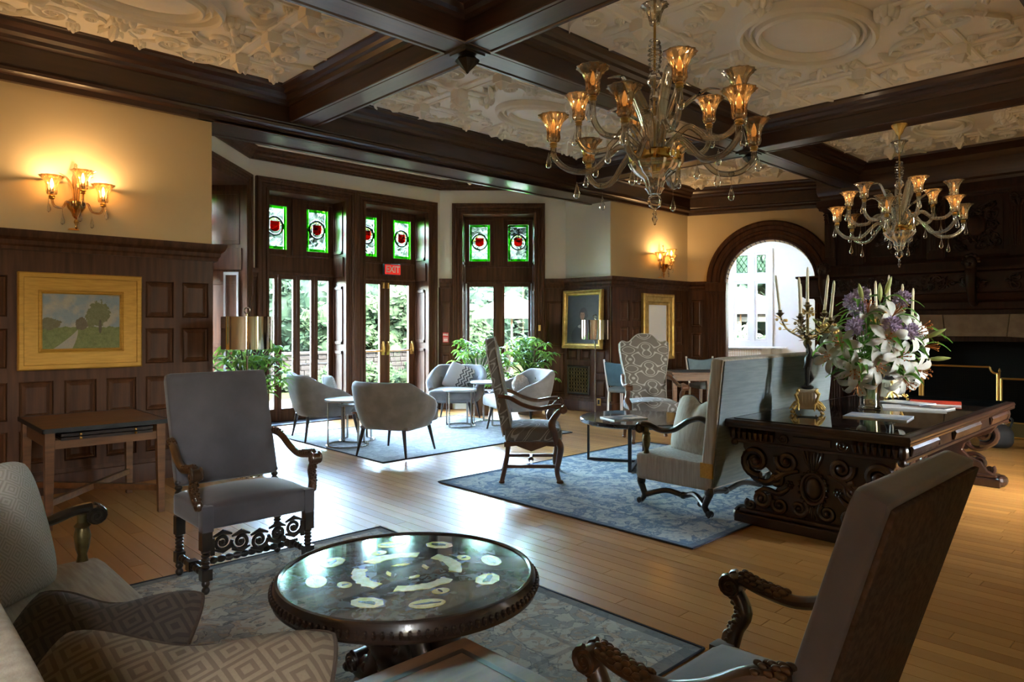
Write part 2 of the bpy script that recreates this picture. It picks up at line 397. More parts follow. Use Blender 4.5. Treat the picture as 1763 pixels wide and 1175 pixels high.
def trellis(name, ground, line):            # scrolling trellis weave of the high-back chairs
    g = NG(name); X, Y, Z = g.xyz(g.tc.outputs['Object'])
    YY = g.math('ADD', Z, Y); X = g.math('ADD', X, g.math('MULTIPLY', Y, .7))
    a = g.math('COSINE', g.math('MULTIPLY', X, 27.0)); b = g.math('COSINE', g.math('MULTIPLY', YY, 22.0))
    c = g.math('MULTIPLY', g.math('COSINE', g.math('MULTIPLY', X, 13.5)), g.math('COSINE', g.math('MULTIPLY', YY, 44.0)))
    f = g.math('ADD', g.math('ADD', a, b), g.math('MULTIPLY', c, .9))
    f2 = g.math('ABSOLUTE', g.math('SUBTRACT', g.math('ABSOLUTE', g.math('SUBTRACT', f, .25)), .62))
    m_ = g.ramp(f2, [(.17, (1,1,1)), (.25, (0,0,0))])
    col = g.mix(m_, ground, line)
    return g.set(color=col, rough=.85, sheen=.2, normal=g.bump(m_, .25, .004))
trellis('trellis', (.135,.115,.094), (.36,.335,.30))
def diamonds(name, k, rings, ca, cb):
    g = NG(name); X, Y, Z = g.xyz(g.tc.outputs['Object'])
    u = g.math('ABSOLUTE', g.math('SUBTRACT', g.math('FRACT', g.math('MULTIPLY', g.math('ADD', X, 5.0), k)), .5))
    v = g.math('ABSOLUTE', g.math('SUBTRACT', g.math('FRACT', g.math('MULTIPLY', g.math('ADD', Z, 5.0), k)), .5))
    d = g.math('FRACT', g.math('MULTIPLY', g.math('ADD', u, v), rings))
    m_ = g.ramp(d, [(.42, (0,0,0)), (.52, (1,1,1))])
    n_ = g.noise(g.obj(), 180, 2)
    return g.set(color=g.mix(g.math('MULTIPLY', m_, g.math('MULTIPLY_ADD', n_, .5, .5)), ca, cb), rough=.95, normal=g.bump(m_, .3, .003))
diamonds('diamond_light', 13.0, 5.0, (.30,.285,.25), (.43,.41,.365))
diamonds('diamond_brown', 9.5, 4.0, (.135,.100,.068), (.235,.185,.13))
diamonds('diamond_dark', 9.5, 4.0, (.045,.035,.030), (.085,.066,.054))
g = NG('chevron'); X, Y, Z = g.xyz(g.tc.outputs['Object'])
zz = g.math('ADD', X, g.math('MULTIPLY', g.math('PINGPONG', g.math('MULTIPLY', Z, 1.0), .04), .9))
st = g.math('FRACT', g.math('MULTIPLY', zz, 19.0))
msk = g.math('MULTIPLY', g.math('LESS_THAN', st, .42), g.math('GREATER_THAN', X, .015))
st2 = g.math('MULTIPLY', g.math('LESS_THAN', g.math('FRACT', g.math('MULTIPLY', zz, 46.0)), .4), g.math('LESS_THAN', X, .0))
cc = g.mix(msk, (.60,.59,.58), (.06,.065,.07)); cc = g.mix(g.math('MULTIPLY', st2, .4), cc, (.30,.32,.36))
g.set(color=cc, rough=.9)
# landscape painting (flat print on the canvas, metres from the canvas centre)
g = NG('landscape'); p = g.tc.outputs['Object']; X, Y, Z = g.xyz(p)
n1 = g.noise(p, 8, 6); n2 = g.noise(p, 34, 6); n3 = g.noise(p, 110, 3)
skyc = g.mix(g.ramp(n1, [(.44, (0,0,0)), (.60, (1,1,1))]), (.20,.25,.30), (.38,.33,.26))
hz = g.math('ADD', Z, g.math('MULTIPLY_ADD', n2, .05, -.01))
mead = g.mix(g.math('ADD', g.math('MULTIPLY', n2, .6), g.math('MULTIPLY', n3, .4)), (.035,.055,.008), (.22,.24,.04))
c = g.mix(g.math('GREATER_THAN', hz, -.035), mead, skyc)
def blob(cx, cz, rx, rz, wob):
    dx = g.math('DIVIDE', g.math('SUBTRACT', X, cx), rx); dz = g.math('DIVIDE', g.math('SUBTRACT', Z, cz), rz)
    d = g.math('ADD', g.math('MULTIPLY', dx, dx), g.math('MULTIPLY', dz, dz))
    return g.math('LESS_THAN', g.math('ADD', d, g.math('MULTIPLY_ADD', n2, wob, -.5*wob)), 1.0)
c = g.mix(blob(-.26, -.02, .10, .05, 2.2), c, (.10,.085,.03))
c = g.mix(blob(.0, -.02, .05, .05, 2.2), c, (.085,.06,.03))
trc = g.mix(n3, (.06,.075,.02), (.17,.16,.05))
c = g.mix(blob(.13, .07, .085, .11, 2.0), c, trc); c = g.mix(blob(.075, .03, .05, .075, 2.0), c, trc)
c = g.mix(blob(.14, -.045, .012, .06, .8), c, (.05,.04,.02))
stream = g.math('LESS_THAN', g.math('ABSOLUTE', g.math('SUBTRACT', X, g.math('MULTIPLY_ADD', g.math('SINE', g.math('MULTIPLY', Z, 14.0)), -.02, g.math('MULTIPLY_ADD', Z, .55, -.01)))), g.math('MULTIPLY', g.math('SUBTRACT', -.07, Z), .42))
c = g.mix(g.math('MULTIPLY', stream, g.math('LESS_THAN', Z, -.075)), c, g.mix(n2, (.30,.30,.30), (.36,.28,.18)))
c = g.mix(g.math('MULTIPLY', n3, .5), c, g.mix(n2, (.05,.045,.03), (.34,.31,.22)))
g.set(color=c, rough=.5, spec=.3, coat=.10, coatr=.05)
# dark oil portrait
g = NG('portrait'); p = g.tc.outputs['Object']; X, Y, Z = g.xyz(p); n2 = g.noise(p, 22, 4)
c = g.mix(n2, (.035,.036,.040), (.070,.066,.062))
c = g.mix(blob(.0, -.30, .24, .22, .4), c, (.018,.017,.018))
c = g.mix(blob(.012, .10, .085, .095, .35), c, (.018,.012,.010)); c = g.mix(blob(.025, .06, .085, .06, .35), c, (.018,.012,.010))
c = g.mix(blob(-.008, .065, .048, .078, .15), c, (.40,.22,.13)); c = g.mix(blob(.0, -.03, .028, .05, .1), c, (.36,.20,.12))
c = g.mix(blob(-.026, .078, .010, .005, .1), c, (.05,.025,.02)); c = g.mix(blob(.013, .078, .010, .005, .1), c, (.05,.025,.02))
c = g.mix(blob(-.008, .030, .014, .004, .1), c, (.30,.08,.06)); c = g.mix(blob(-.012, .055, .006, .02, .1), c, (.32,.16,.09))
c = g.mix(blob(.0, .135, .055, .022, .5), c, (.018,.012,.010))
c = g.mix(blob(.0, -.12, .10, .035, .6), c, (.42,.38,.32))
g.set(color=c, rough=.4, spec=.3)
# painted top of the round table
g = NG('table_paint'); p = g.obj(); n1 = g.noise(p, 5, 6, .6); n2 = g.noise(p, 24, 5, .8)
f = g.math('MULTIPLY', g.ramp(n1, [(.36, (0,0,0)), (.50, (1,1,1))]), g.ramp(n2, [(.36, (.1,.1,.1)), (.56, (1,1,1))]))
g.set(color=g.mix(f, (.014,.008,.007), (.17,.21,.22)), rough=.10, coat=1.0, coatr=.03, spec=.6)
mat('inlay', (.40,.30,.06), .25, c2=(.55,.43,.12), nscale=40, coat=1.0, coatr=.03)
mat('inlay_dark', (.045,.05,.035), .2, coat=1.0, coatr=.03)
mat('table_edge', (.016,.009,.007), .24, c2=(.03,.016,.011), nscale=14, coat=.4)
mat('mirror', (.80,.80,.78), .03, metal=1)
mat('desk_glass', (.006,.008,.009), .045, coat=1.0, coatr=.02, spec=.7)
mat('dark_top', (.022,.015,.014), .16, c2=(.04,.028,.025), nscale=7, coat=.6, coatr=.06)
g = NG('screen_mesh'); p = g.obj((260, 260, 260)); X, Y, Z = g.xyz(p)
mm = g.math('MAXIMUM', g.math('GREATER_THAN', g.math('SINE', Y), .75), g.math('GREATER_THAN', g.math('SINE', Z), .75))
g.set(color=g.mix(mm, (.0015,.0015,.0015), (.006,.005,.004)), rough=.9, spec=.05)
mat('fender', (.16,.105,.035), .4, metal=.7, c2=(.10,.065,.02), nscale=220, lo=.45, hi=.55)
# ================================================================== THE ROOM
W = 7.08; CEIL = 3.93; SOF = 3.61
def st(o): return tag(o, kind='structure')
# rugs (centre, half size) are known here so that boards under them are not counted as visible
RUGS = [((.87, 2.95), (1.9, 1.3)), ((5.55, 3.77), (1.6, 1.33)), ((5.58, 7.43), (1.5, 1.22))]
# ---- floor: sub-floor slab, boards laid along y
m = MB(); m.box(-2.2, 12.4, -2.02, 9.85, -.14, -.022); mat('subfloor', (.03,.012,.005), .9); floor = st(m.build('floor', MT['subfloor']))
_t = R(TH); fwx, fwy, rx_, ry_ = cos(_t), sin(_t), sin(_t), -cos(_t)
def px(x, y, z=0.0):
    t = x*fwx + y*fwy
    if t < .3: return None
    return 881.5 + 1200*(x*rx_ + y*ry_)/t, 560 - 1200*(z-1.45)/t, t
boards = []; BW = .098; rr = random.Random(3); k = 0; x = -2.2
while x < 12.35:
    y = -2.02 - rr.random()*1.2
    while y < 9.82:
        L_ = .9 + rr.random()*1.7; a, b = max(y, -2.02), min(y+L_, 9.83)
        if b - a > .1:
            cx, cy = x+BW/2, (a+b)/2; area = 0
            for q in (.1, .5, .9):
                yy = lerp(a, b, q); p = px(cx, yy)
                if p and -20 < p[0] < 1783 and p[1] < 1190 and not any(abs(cx-c[0]) < h[0] and abs(yy-c[1]) < h[1] for c, h in RUGS): area += 1/p[2]**3*(b-a)
            if cx < 4.0 and cy > W: area = 0
            boards.append((area, x, a, b))
        y += L_
    x += BW
boards.sort(key=lambda q: -q[0])
m = MB(); m.box(-.5, .5, -.5, .5, -.5, .5); pl = m.build('plank', MT['floor_oak'], floor, smooth=False)
rest = MB()
for i, (ar, x, a, b) in enumerate(boards):
    if i < 300:
        o = pl if i == 0 else inst(pl, floor)
        o.location = (x+BW/2, (a+b)/2, -.0105); o.scale = (BW-.0030, b-a-.003, .021)
    else: rest.box(x+.0015, x+BW-.0015, a+.0015, b-.0015, -.021, 0)
tag(rest.build('planks', MT['floor_oak'], floor, smooth=False), kind='stuff')

# ---- walls
def wall_frame(P0, P1): return math.atan2(P1[1]-P0[1], P1[0]-P0[0]), math.hypot(P1[0]-P0[0], P1[1]-P0[1])
def wall(name, P0, P1, z1, mt, openings=(), th=.42, z0=0.0):
    rz, L_ = wall_frame(P0, P1); m = MB(); s = 0
    for a, b, q0, q1 in sorted(openings):
        a -= .015; b += .015; q1 += .015
        if a > s: m.box(s, a, 0, th, z0, z1)
        if q0 > z0: m.box(a, b, 0, th, z0, q0)
        m.box(a, b, 0, th, q1, z1); s = b
    if s < L_: m.box(s, L_, 0, th, z0, z1)
    o = st(m.build(name, MT[mt], smooth=False)); o.location = (P0[0], P0[1], 0); o.rotation_euler = (0,0,rz); return o, L_
ROWS = ((.27,.56),(.65,.97),(1.09,1.42),(1.52,1.86))
CAPP = [(.0,2.08),(-.045,2.08),(-.05,2.11),(-.062,2.125),(-.066,2.16),(-.095,2.185),(-.11,2.225),(-.11,2.245),(0,2.245)]
BASEP = [(0,0),(-.055,0),(-.055,.15),(-.05,.165),(-.038,.17),(-.036,.205),(0,.205)]
pan_cache = {}
def panel(parent, s, z, w_, h_, mt='wood_dark', y=-.006):
    key = (round(w_, 3), round(h_, 3), mt)
    if key not in pan_cache:
        m = MB(); a, b = w_/2, h_/2
        fr = [(a, b, 0), (a, b, .002), (a-.012, b-.012, .014), (a-.024, b-.024, .006), (a-.05, b-.05, .019), (a-.055, b-.055, .019)]
        vs = []; fs = []
        for p, q, d in fr: vs += [(-p, -d, -q), (p, -d, -q), (p, -d, q), (-p, -d, q)]
        for i in range(len(fr)-1):
            for e in range(4): f = (e+1) % 4; fs.append((i*4+e, i*4+f, i*4+4+f, i*4+4+e))
        fs.append(tuple(range(len(vs)-4, len(vs)))); m.add(vs, fs)
        pan_cache[key] = m.build('panel', MT[mt], parent, smooth=False); o = pan_cache[key]
    else: o = inst(pan_cache[key], parent)
    o.location = (s, y, z); return o
def wainscot(wo, s0, s1, pitch, pw, rows=ROWS, mt='wood_dark', anchor='r', skip=(), cap=True):
    """stiles, rails and a raised panel in every field, in the wall's own coordinates"""
    n = max(1, int((s1-s0-.04)/pitch)); used = n*pitch-(pitch-pw)
    c0 = (s1-.045-used) if anchor == 'r' else (s0+(s1-s0-used)/2)
    m = MB(); m.box(s0, s1, -.006, .002, 0, 2.1); zs = [q for r_ in rows for q in r_]
    lo = [0]+[r_[1] for r_ in rows]; hi = [r_[0] for r_ in rows]+[2.1]
    for a, b in zip(lo, hi): m.box(s0, s1, -.032, .001, a, b)
    for r_ in rows:
        e = [s0]
        for i in range(n): e += [c0+i*pitch, c0+i*pitch+pw]
        e.append(s1)
        for i in range(0, len(e), 2):
            if e[i+1]-e[i] > .003: m.box(e[i], e[i+1], -.032, .001, r_[0], r_[1])
    m.build('wainscot_frame', MT[mt], wo, smooth=False)
    for i in range(n):
        for j, r_ in enumerate(rows):
            if (i, j) not in skip: panel(wo, c0+i*pitch+pw/2, (r_[0]+r_[1])/2, pw, r_[1]-r_[0], mt)
WP = dict(left=((-2.2, W), (2.646, W)), pl=((2.646, W+.012), (2.646, 8.05)), L=((2.646, 8.05), (4.085, 9.55)), F=((4.085, 9.55), (7.43, 9.55)),
          R=((7.43, 9.55), (9.0, 8.05)), pr=((9.0, 8.05), (9.02, W+.012)), right=((9.02, W), (11.3, W)))
wl, Ll = wall('wall_left', *WP['left'], CEIL+.02, 'plaster')
wainscot(wl, 0, Ll, .325, .245)
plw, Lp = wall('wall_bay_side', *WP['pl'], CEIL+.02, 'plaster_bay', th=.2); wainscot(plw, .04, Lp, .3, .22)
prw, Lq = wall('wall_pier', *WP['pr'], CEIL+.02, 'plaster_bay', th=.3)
wr, Lr = wall('wall_alcove', *WP['right'], CEIL+.02, 'plaster'); wainscot(wr, 0, Lr, .325, .245, anchor='c')
# pier face: narrow fields round the warm-air register
m = MB(); m.box(0, Lq, -.006, .002, 0, 2.1)
for a, b, c, d in ((0,Lq,0,.24),(0,.06,.24,2.1),(.58,.66,.24,2.1),(Lq-.07,Lq,.24,2.1),(.06,.58,.77,.86),(.06,Lq-.07,1.05,1.12),(.06,Lq-.07,1.95,2.1),(.66,Lq-.07,.55,.64),(.29,.35,.86,1.05),(.06,.09,.24,.77),(.55,.58,.24,.77)):
    m.box(a, b, -.032, .001, c, d)
m.build('wainscot_frame', MT['wood_dark'], prw, smooth=False)
for a, b, c, d in ((.06,.29,.86,1.05),(.35,.58,.86,1.05),(.66,Lq-.07,.24,.55),(.66,Lq-.07,.64,1.05),(.06,.58,1.12,1.95),(.66,Lq-.07,1.12,1.95)):
    panel(prw, (a+b)/2, (c+d)/2, b-a, d-c)
OP1 = (4.35-4.085, 5.576-4.085); OP2 = (5.927-4.085, 7.155-4.085); OT = 3.36
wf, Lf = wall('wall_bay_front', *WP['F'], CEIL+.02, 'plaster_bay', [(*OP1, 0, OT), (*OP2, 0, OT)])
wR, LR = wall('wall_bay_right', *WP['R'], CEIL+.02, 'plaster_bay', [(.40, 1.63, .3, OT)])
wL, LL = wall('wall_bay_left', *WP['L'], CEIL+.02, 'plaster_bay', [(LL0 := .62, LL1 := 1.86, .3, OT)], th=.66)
def strip(wo, s0, s1):                       # narrow boarded strip beside a casing
    m = MB(); m.box(s0, s1, -.03, 0, 0, 2.1); m.build('wainscot_board', MT['wood_dark'], wo, smooth=False)
    w_ = s1-s0-.05
    if w_ > .08:
        for a, b in ((.27,.97),(1.09,1.86)): panel(wo, (s0+s1)/2, (a+b)/2, w_, b-a, y=-.03)
strip(wf, 0, .09); strip(wf, Lf-.03, Lf); strip(wR, 0, .22); strip(wR, 1.81, LR); strip(wL, 0, .43)
m = MB()
for cx, cy, ax, ay in ((9.0, 8.05, .16, .10), (7.43, 9.55, .07, .17), (4.085, 9.55, -.07, .17), (2.646, 8.05, -.16, .10)): m.box(cx+ax-.15, cx+ax+.15, cy+ay-.10, cy+ay+.16, -.2, CEIL+.02)
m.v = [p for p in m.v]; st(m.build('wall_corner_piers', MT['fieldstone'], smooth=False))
# chair-rail cap and skirting follow the walls round the room
def rail(name, path, prof, mt='wood_dark'):
    m = MB(); m.sweep([(p[0], p[1], 0) for p in path], prof); return st(m.build(name, MT[mt], fix=True, angle=25))
def along(P0, P1, s): d = math.hypot(P1[0]-P0[0], P1[1]-P0[1]); return (lerp(P0[0], P1[0], s/d), lerp(P0[1], P1[1], s/d))
runs = [[(-2.2, W), (2.646, W), (2.646, 8.05), along(*WP['L'], .43)], [along(*WP['F'], 0), along(*WP['F'], .085)], [along(*WP['R'], 0), along(*WP['R'], .215)],
        [along(*WP['R'], 1.815), (9.0, 8.05), (9.02, W), (11.3, W), (11.3+.374*.34, W-.927*.34)]]
for i, p in enumerate(runs):
    rail('trim_%d' % (i+1), p, CAPP); rail('baseboard_%s' % ('left', 'front', 'corner', 'alcove')[i], p, BASEP)

# ---- bay openings
CASE = [(0,-.30),(0,.05),(.035,.055),(.042,.034),(.058,.034),(.062,.042),(.092,.042),(.098,.034),(.106,.05),(.135,.056),(.142,.07),(.172,.074),(.185,.06),(.185,0),(.02,0),(.02,-.30)]
def stained(par, cx, z0, z1, w_, y):
    s = MB(); b = .085
    for a in ((cx-w_/2-b, cx-w_/2, z0-b, z1+b), (cx+w_/2, cx+w_/2+b, z0-b, z1+b), (cx-w_/2, cx+w_/2, z0-b, z0), (cx-w_/2, cx+w_/2, z1, z1+b)): s.box(a[0], a[1], y-.02, y+.03, a[2], a[3])
    o = s.build('stained_light', MT['wood_dark'], par, smooth=False, bevel=.006)
    g_ = .042; x0, x1 = cx-w_/2, cx+w_/2; m = MB(); m.box(x0+g_, x1-g_, y, y+.004, z0+g_, z1-g_); m.build('pane', MT['pane_lead'], o, smooth=False)
    for a, b_, c, d in ((x0, x0+g_, z0, z1), (x1-g_, x1, z0, z1), (x0+g_, x1-g_, z0, z0+g_), (x0+g_, x1-g_, z1-g_, z1)):
        m = MB(); m.box(a+.001, b_-.001, y-.001, y+.005, c+.001, d-.001); m.build('border_pane', MT['glass_green'], o, smooth=False)
    zc = lerp(z0, z1, .53); rad = w_*.36
    m = MB(); m.tube([(cx+rad*cos(a*PI/16), y+.001, zc+rad*1.05*sin(a*PI/16)) for a in range(32)], .016, 6, closed=True); m.build('ring', MT['glass_green_dark'], o)
    sh = .074*w_/.36; poly = [(-sh,.072),(sh,.072),(sh,-.045),(sh*.6,-.07),(0,-.085),(-sh*.6,-.07),(-sh,-.045)]
    m = MB(); m.prism(poly, y-.003, y+.006, lambda u, v, d: (cx+u, d, zc+v)); m.build('shield', MT['glass_red'], o, smooth=False, fix=True)
    m = MB(); m.box(cx-sh, cx+sh, y-.005, y+.007, zc+.026, zc+.032); m.box(cx-rad, cx-sh, y-.003, y+.005, zc+.004, zc+.010); m.box(cx+sh, cx+rad, y-.003, y+.005, zc+.004, zc+.010)
    k_ = 5; hh = z1-z0-2*g_; ww = w_-2*g_
    for sg in (-1, 1):                        # diamond leading, broken at the roundel
        for i in range(-3, 7):
            pts = []
            for q in range(41):
                u = q/40; xx = x0+g_+ww*u; zz = z0+g_+hh*(i/4+sg*u*.52 + (.0 if sg > 0 else .26))
                ok = z0+g_ < zz < z1-g_ and (xx-cx)**2+(zz-zc)**2 > (rad*1.02)**2
                if ok: pts.append((xx, y-.001, zz))
                else:
                    if len(pts) > 1: m.tube([pts[0], pts[-1]], .0028, 4)
                    pts = []
            if len(pts) > 1: m.tube([pts[0], pts[-1]], .0028, 4)
    m.build('lead', MT['iron'], o, smooth=False)
    m = MB()
    for dx, dz, r_ in ((-.05,.098,.014),(0,.108,.017),(.05,.098,.014),(-.095,.03,.012),(.095,.03,.012)): m.tube([(cx+dx+r_*cos(a*PI/4), y, zc+dz+r_*1.3*sin(a*PI/4)) for a in range(8)], .005, 5, closed=True)
    m.build('scrollwork', MT['glass_yellow'], o)
    return o
def opening(name, P, s0, s1, z0=0.0, transom=(2.20, 2.50), dp=0.08):
    rz, _ = wall_frame(*P); e = st(empty(name, (P[0][0], P[0][1], 0), rz))
    m = MB(); m.sweep([(s0, 0, z0), (s0, 0, OT), (s1, 0, OT), (s1, 0, z0)], [(u, h if h > -.2 else h-dp) for u, h in CASE], nrm=(0,-1,0)); m.build('casing', MT['wood_dark'], e, fix=True, angle=25)
    m = MB()
    for s, sg in ((s0, 1), (s1, -1)):        # panelled reveals
        for a, b in ((max(z0, .05)+.02, 1.05), (1.15, 2.05), (2.55, 3.28)):
            x_ = s+sg*.0; lo_, hi_ = sorted((x_, x_+sg*.014)); m.box(lo_, hi_, .05, .09, a, b); m.box(lo_, hi_, .21+dp, .25+dp, a, b); m.box(lo_, hi_, .05, .25+dp, a, a+.05); m.box(lo_, hi_, .05, .25+dp, b-.05, b)
        lo_, hi_ = sorted((s, s+sg*.022)); m.box(lo_, hi_, .02, .27+dp, 2.20, 2.50)
    m.build('reveal_panel', MT['wood_dark'], e, smooth=False, bevel=.003)
    TD = Matrix.Translation((0, dp, 0)); m = MB(); m.T = TD; m.box(s0, s1, .24, .34, transom[0], transom[1]); m.box(s0, s1, .225, .24, transom[1]-.03, transom[1]); m.box(s0, s1, .225, .24, transom[0], transom[0]+.04)
    m.build('transom_rail', MT['wood_dark'], e, smooth=False, bevel=.004)
    c = (s0+s1)/2; m = MB(); m.T = TD; m.box(c-.085, c+.085, .22, .33, transom[1], OT); m.box(s0, s0+.03, .25, .33, transom[1], OT); m.box(s1-.03, s1, .25, .33, transom[1], OT); m.box(s0, s1, .25, .33, OT-.05, OT)
    m.build('mullion', MT['wood_dark'], e, smooth=False, bevel=.004)
    for sg in (-1, 1): stained(e, c+sg*.343, 2.585, 3.23, .36, .28+dp)
    return e, c
e1, c1 = opening('door_1', WP['F'], *OP1)
lw_ = (OP1[1]-OP1[0]-.04)/4
for i in range(4):
    x0 = OP1[0]+.02+i*lw_; x1 = x0+lw_-.004; m = MB(); y0, y1 = .345, .395
    m.box(x0, x0+.055, y0, y1, .012, 2.205); m.box(x1-.055, x1, y0, y1, .012, 2.205); m.box(x0+.055, x1-.055, y0, y1, .015, .20); m.box(x0+.055, x1-.055, y0, y1, 2.14, 2.205)
    o = m.build('folding_leaf', MT['wood_dark'], e1, smooth=False, bevel=.005)
    m = MB(); m.box(x0+.055, x1-.055, .367, .373, .20, 2.14); m.build('pane', MT['pane'], o, smooth=False)
    m = MB(); m.box(x0+.055, x1-.055, .364, .376, .85, .858); m.box(x0+.055, x1-.055, .364, .376, 1.50, 1.508); m.build('glazing_bar', MT['iron'], o, smooth=False)
m = MB(); m.box(OP1[0]-.004, OP1[0]+.024, .335, .40, 0, 2.2); m.box(OP1[1]-.024, OP1[1]+.004, .335, .40, 0, 2.2); m.build('door_jamb', MT['wood_dark'], e1, smooth=False); m = MB(); m.box(OP1[0], OP1[1], -.02, .42, 0, .014); m.build('threshold', MT['bronze_dark'], e1, smooth=False)
e2, c2 = opening('door_2', WP['F'], *OP2)
mat('oak_light', (.30,.14,.045), .4, c2=(.40,.20,.07), nscale=1, stretch=WS)
hw = (OP2[1]-OP2[0]-.06)/2
for i in range(2):
    x0 = OP2[0]+.03+i*hw; x1 = x0+hw-.004; m = MB(); y0, y1 = .345, .395
    m.box(x0, x0+.085, y0, y1, .012, 2.205); m.box(x1-.085, x1, y0, y1, .012, 2.205); m.box(x0+.085, x1-.085, y0, y1, .015, .22); m.box(x0+.085, x1-.085, y0, y1, 2.13, 2.205)
    o = m.build('glass_leaf', MT['wood_dark'], e2, smooth=False, bevel=.005)
    m = MB(); xe = x1-.085 if i == 0 else x0+.085
    for xx in (x0+.085, x1-.085-.012): m.box(xx, xx+.012, y0+.002, y1-.004, .22, 2.13)
    m.build('glazing_bead', MT['oak_light'], o, smooth=False)
    m = MB(); m.box(x0+.085, x1-.085, .367, .373, .22, 2.13); m.build('pane', MT['pane'], o, smooth=False)
    m = MB(); m.T = Matrix.Translation((0, .08, 0)); m.tube([(x0+.05, .215, 1.02), (x1-.05, .215, 1.02)], .013, 8)
    for xx in (x0+.045, x1-.045):
        m.box(xx-.024, xx+.024, .235, .265, .95, 1.14); m.tube(smoothpath([(xx, .25, 1.17), (xx, .222, 1.12), (xx, .208, 1.06), (xx, .214, 1.0)], 4), .018, 8)
    m.build('panic_bar', MT['brass'], o)
    m = MB(); m.T = Matrix.Translation((0, .08, 0)); xx = (x1-.04 if i == 0 else x0+.04); m.box(xx-.022, xx+.022, .235, .265, 2.06, 2.16); m.tube([(xx, .225, 2.06), (xx, .225, 2.15)], .018, 8); m.build('latch', MT['brass'], o)
m = MB(); m.box(OP2[0]-.004, OP2[0]+.034, .335, .40, 0, 2.2); m.box(OP2[1]-.034, OP2[1]+.004, .335, .40, 0, 2.2); m.build('door_jamb', MT['wood_dark'], e2, smooth=False); m = MB(); m.box(OP2[0], OP2[1], -.02, .42, 0, .014); m.build('threshold', MT['bronze_dark'], e2, smooth=False)
mat('screen_grey', (.33,.34,.37), .5)
def casement(name, P, s0, s1, dp=0.08):
    e, c = opening(name, P, s0, s1, z0=.3, dp=dp); TD = Matrix.Translation((0, dp, 0))
    m = MB(); m.T = TD; m.box(s0, s1, .24, .33, .3, .40); m.box(c-.055, c+.055, .25, .33, .40, 2.2); m.box(s0, s0+.05, .25, .33, .4, 2.2); m.box(s1-.05, s1, .25, .33, .4, 2.2); m.box(s0, s1, -.03, .27, .285, .315)
    m.build('window_frame', MT['wood_dark'], e, smooth=False, bevel=.004)
    for a, b in ((s0+.05, c-.055), (c+.055, s1-.05)):
        m = MB(); m.T = TD; m.box(a, a+.045, .27, .31, .4, 2.2); m.box(b-.045, b, .27, .31, .4, 2.2); m.box(a+.045, b-.045, .27, .31, .4, .46); m.box(a+.045, b-.045, .27, .31, 2.13, 2.2)
        o = m.build('sash', MT['wood_dark'], e, smooth=False, bevel=.004)
        m = MB(); m.T = TD; m.box(a+.045, b-.045, .287, .293, .46, 2.13); m.build('pane', MT['pane'], o, smooth=False)
    for s, sg in ((s0, 1), (s1, -1)):         # insect-screen leaves folded back against the reveals
        xs = s+sg*.035; m = MB()
        for a, b, q0, q1 in ((.05, .075, .42, 2.17), (.225, .25, .42, 2.17), (.075, .225, .42, .46), (.075, .225, 2.13, 2.17), (.075, .225, 1.36, 1.375)):
            lo_, hi_ = sorted((xs, xs+sg*.02)); m.box(lo_, hi_, a, b, q0, q1)
        m.build('screen_leaf', MT['screen_grey'], e, smooth=False)
    return e
e3 = casement('window_1', WP['R'], .40, 1.63); e4 = casement('window_2', WP['L'], LL0, LL1, .30)
m = MB(); m.box(1.70, 1.74, -.075, -.05, 1.35, 1.45); m.tube([(1.72, -.09, 1.37), (1.72, -.09, 1.42)], .014, 8); m.build('brass_bolt', MT['brass'], e3)
for nm, P, s0, s1, z0 in (('portal_a', WP['F'], *OP1, 0), ('portal_b', WP['F'], *OP2, 0), ('portal_c', WP['R'], .40, 1.63, .3), ('portal_d', WP['L'], LL0, LL1, .3)):
    rz, _ = wall_frame(*P); p = along(*P, (s0+s1)/2); q_ = .68 if nm == 'portal_d' else .44; portal(nm, (p[0]-sin(rz)*q_, p[1]+cos(rz)*q_, (z0+OT)/2), rz, s1-s0, OT-z0)

m = MB(); m.box(-6, 1.6, 9.3, 14, -.2, 4.2); st(m.build('wall_shade_block', MT['fieldstone'], smooth=False))  # unseen block added outside to shade the left bay window
# ---- ceiling: slab, beams, cornices, plaster panels
m = MB(); m.box(-2.2, 12.6, -2.02, 7.5, CEIL, CEIL+.2); m.box(2.4, 9.3, 7.5, 10.0, CEIL, CEIL+.2); ceil = st(m.build('ceiling', MT['ceiling_white'], smooth=False))
BP = [(-.33,CEIL+.01),(-.33,CEIL-.02),(-.285,3.885),(-.27,3.86),(-.235,3.85),(-.215,3.815),(-.18,3.80),(-.172,3.775),(-.155,3.77),(-.155,3.618),(-.150,SOF),(-.122,SOF),(-.116,3.626),(-.106,3.626),(-.100,3.616)]
BP = BP + [(-u, h) for u, h in reversed(BP)]
def beam(axis, c, a, b):
    m = MB(); m.sweep([(a, c, 0), (b, c, 0)] if axis == 'x' else [(c, a, 0), (c, b, 0)], BP)
    return m.build('beam', MT['wood_beam' if axis == 'x' else 'wood_beam_y'], ceil, fix=True, angle=22)
YA = (.82, 4.24); XB = (-.345, 3.575, 8.205)
for y in YA: beam('x', y, -2.2, 11.5)
for x in XB:
    for a, b in ((-2.0, .82-.15), (.82+.15, 4.24-.15), (4.24+.15, W-.05)): beam('y', x, a, b)
m = MB(); m.box(2.50, 9.02, W-.06, 7.5, 3.47, CEIL); m.box(2.65, 9.02, 7.47, 7.53, 3.455, CEIL); m.box(2.65, 9.02, W-.06, W-.03, 3.46, 3.5); m.build('beam', MT['wood_beam'], ceil, smooth=False, bevel=.004)
CORN = [(.02,3.47),(-.05,3.47),(-.055,3.52),(-.075,3.525),(-.10,3.545),(-.105,3.57),(-.09,3.59),(-.095,3.60),(-.095,3.77),(-.112,3.775),(-.14,3.79),(-.15,3.82),(-.19,3.84),(-.21,3.87),(-.275,3.89),(-.285,3.915),(-.31,3.92),(-.31,CEIL+.01),(.02,CEIL+.01)]
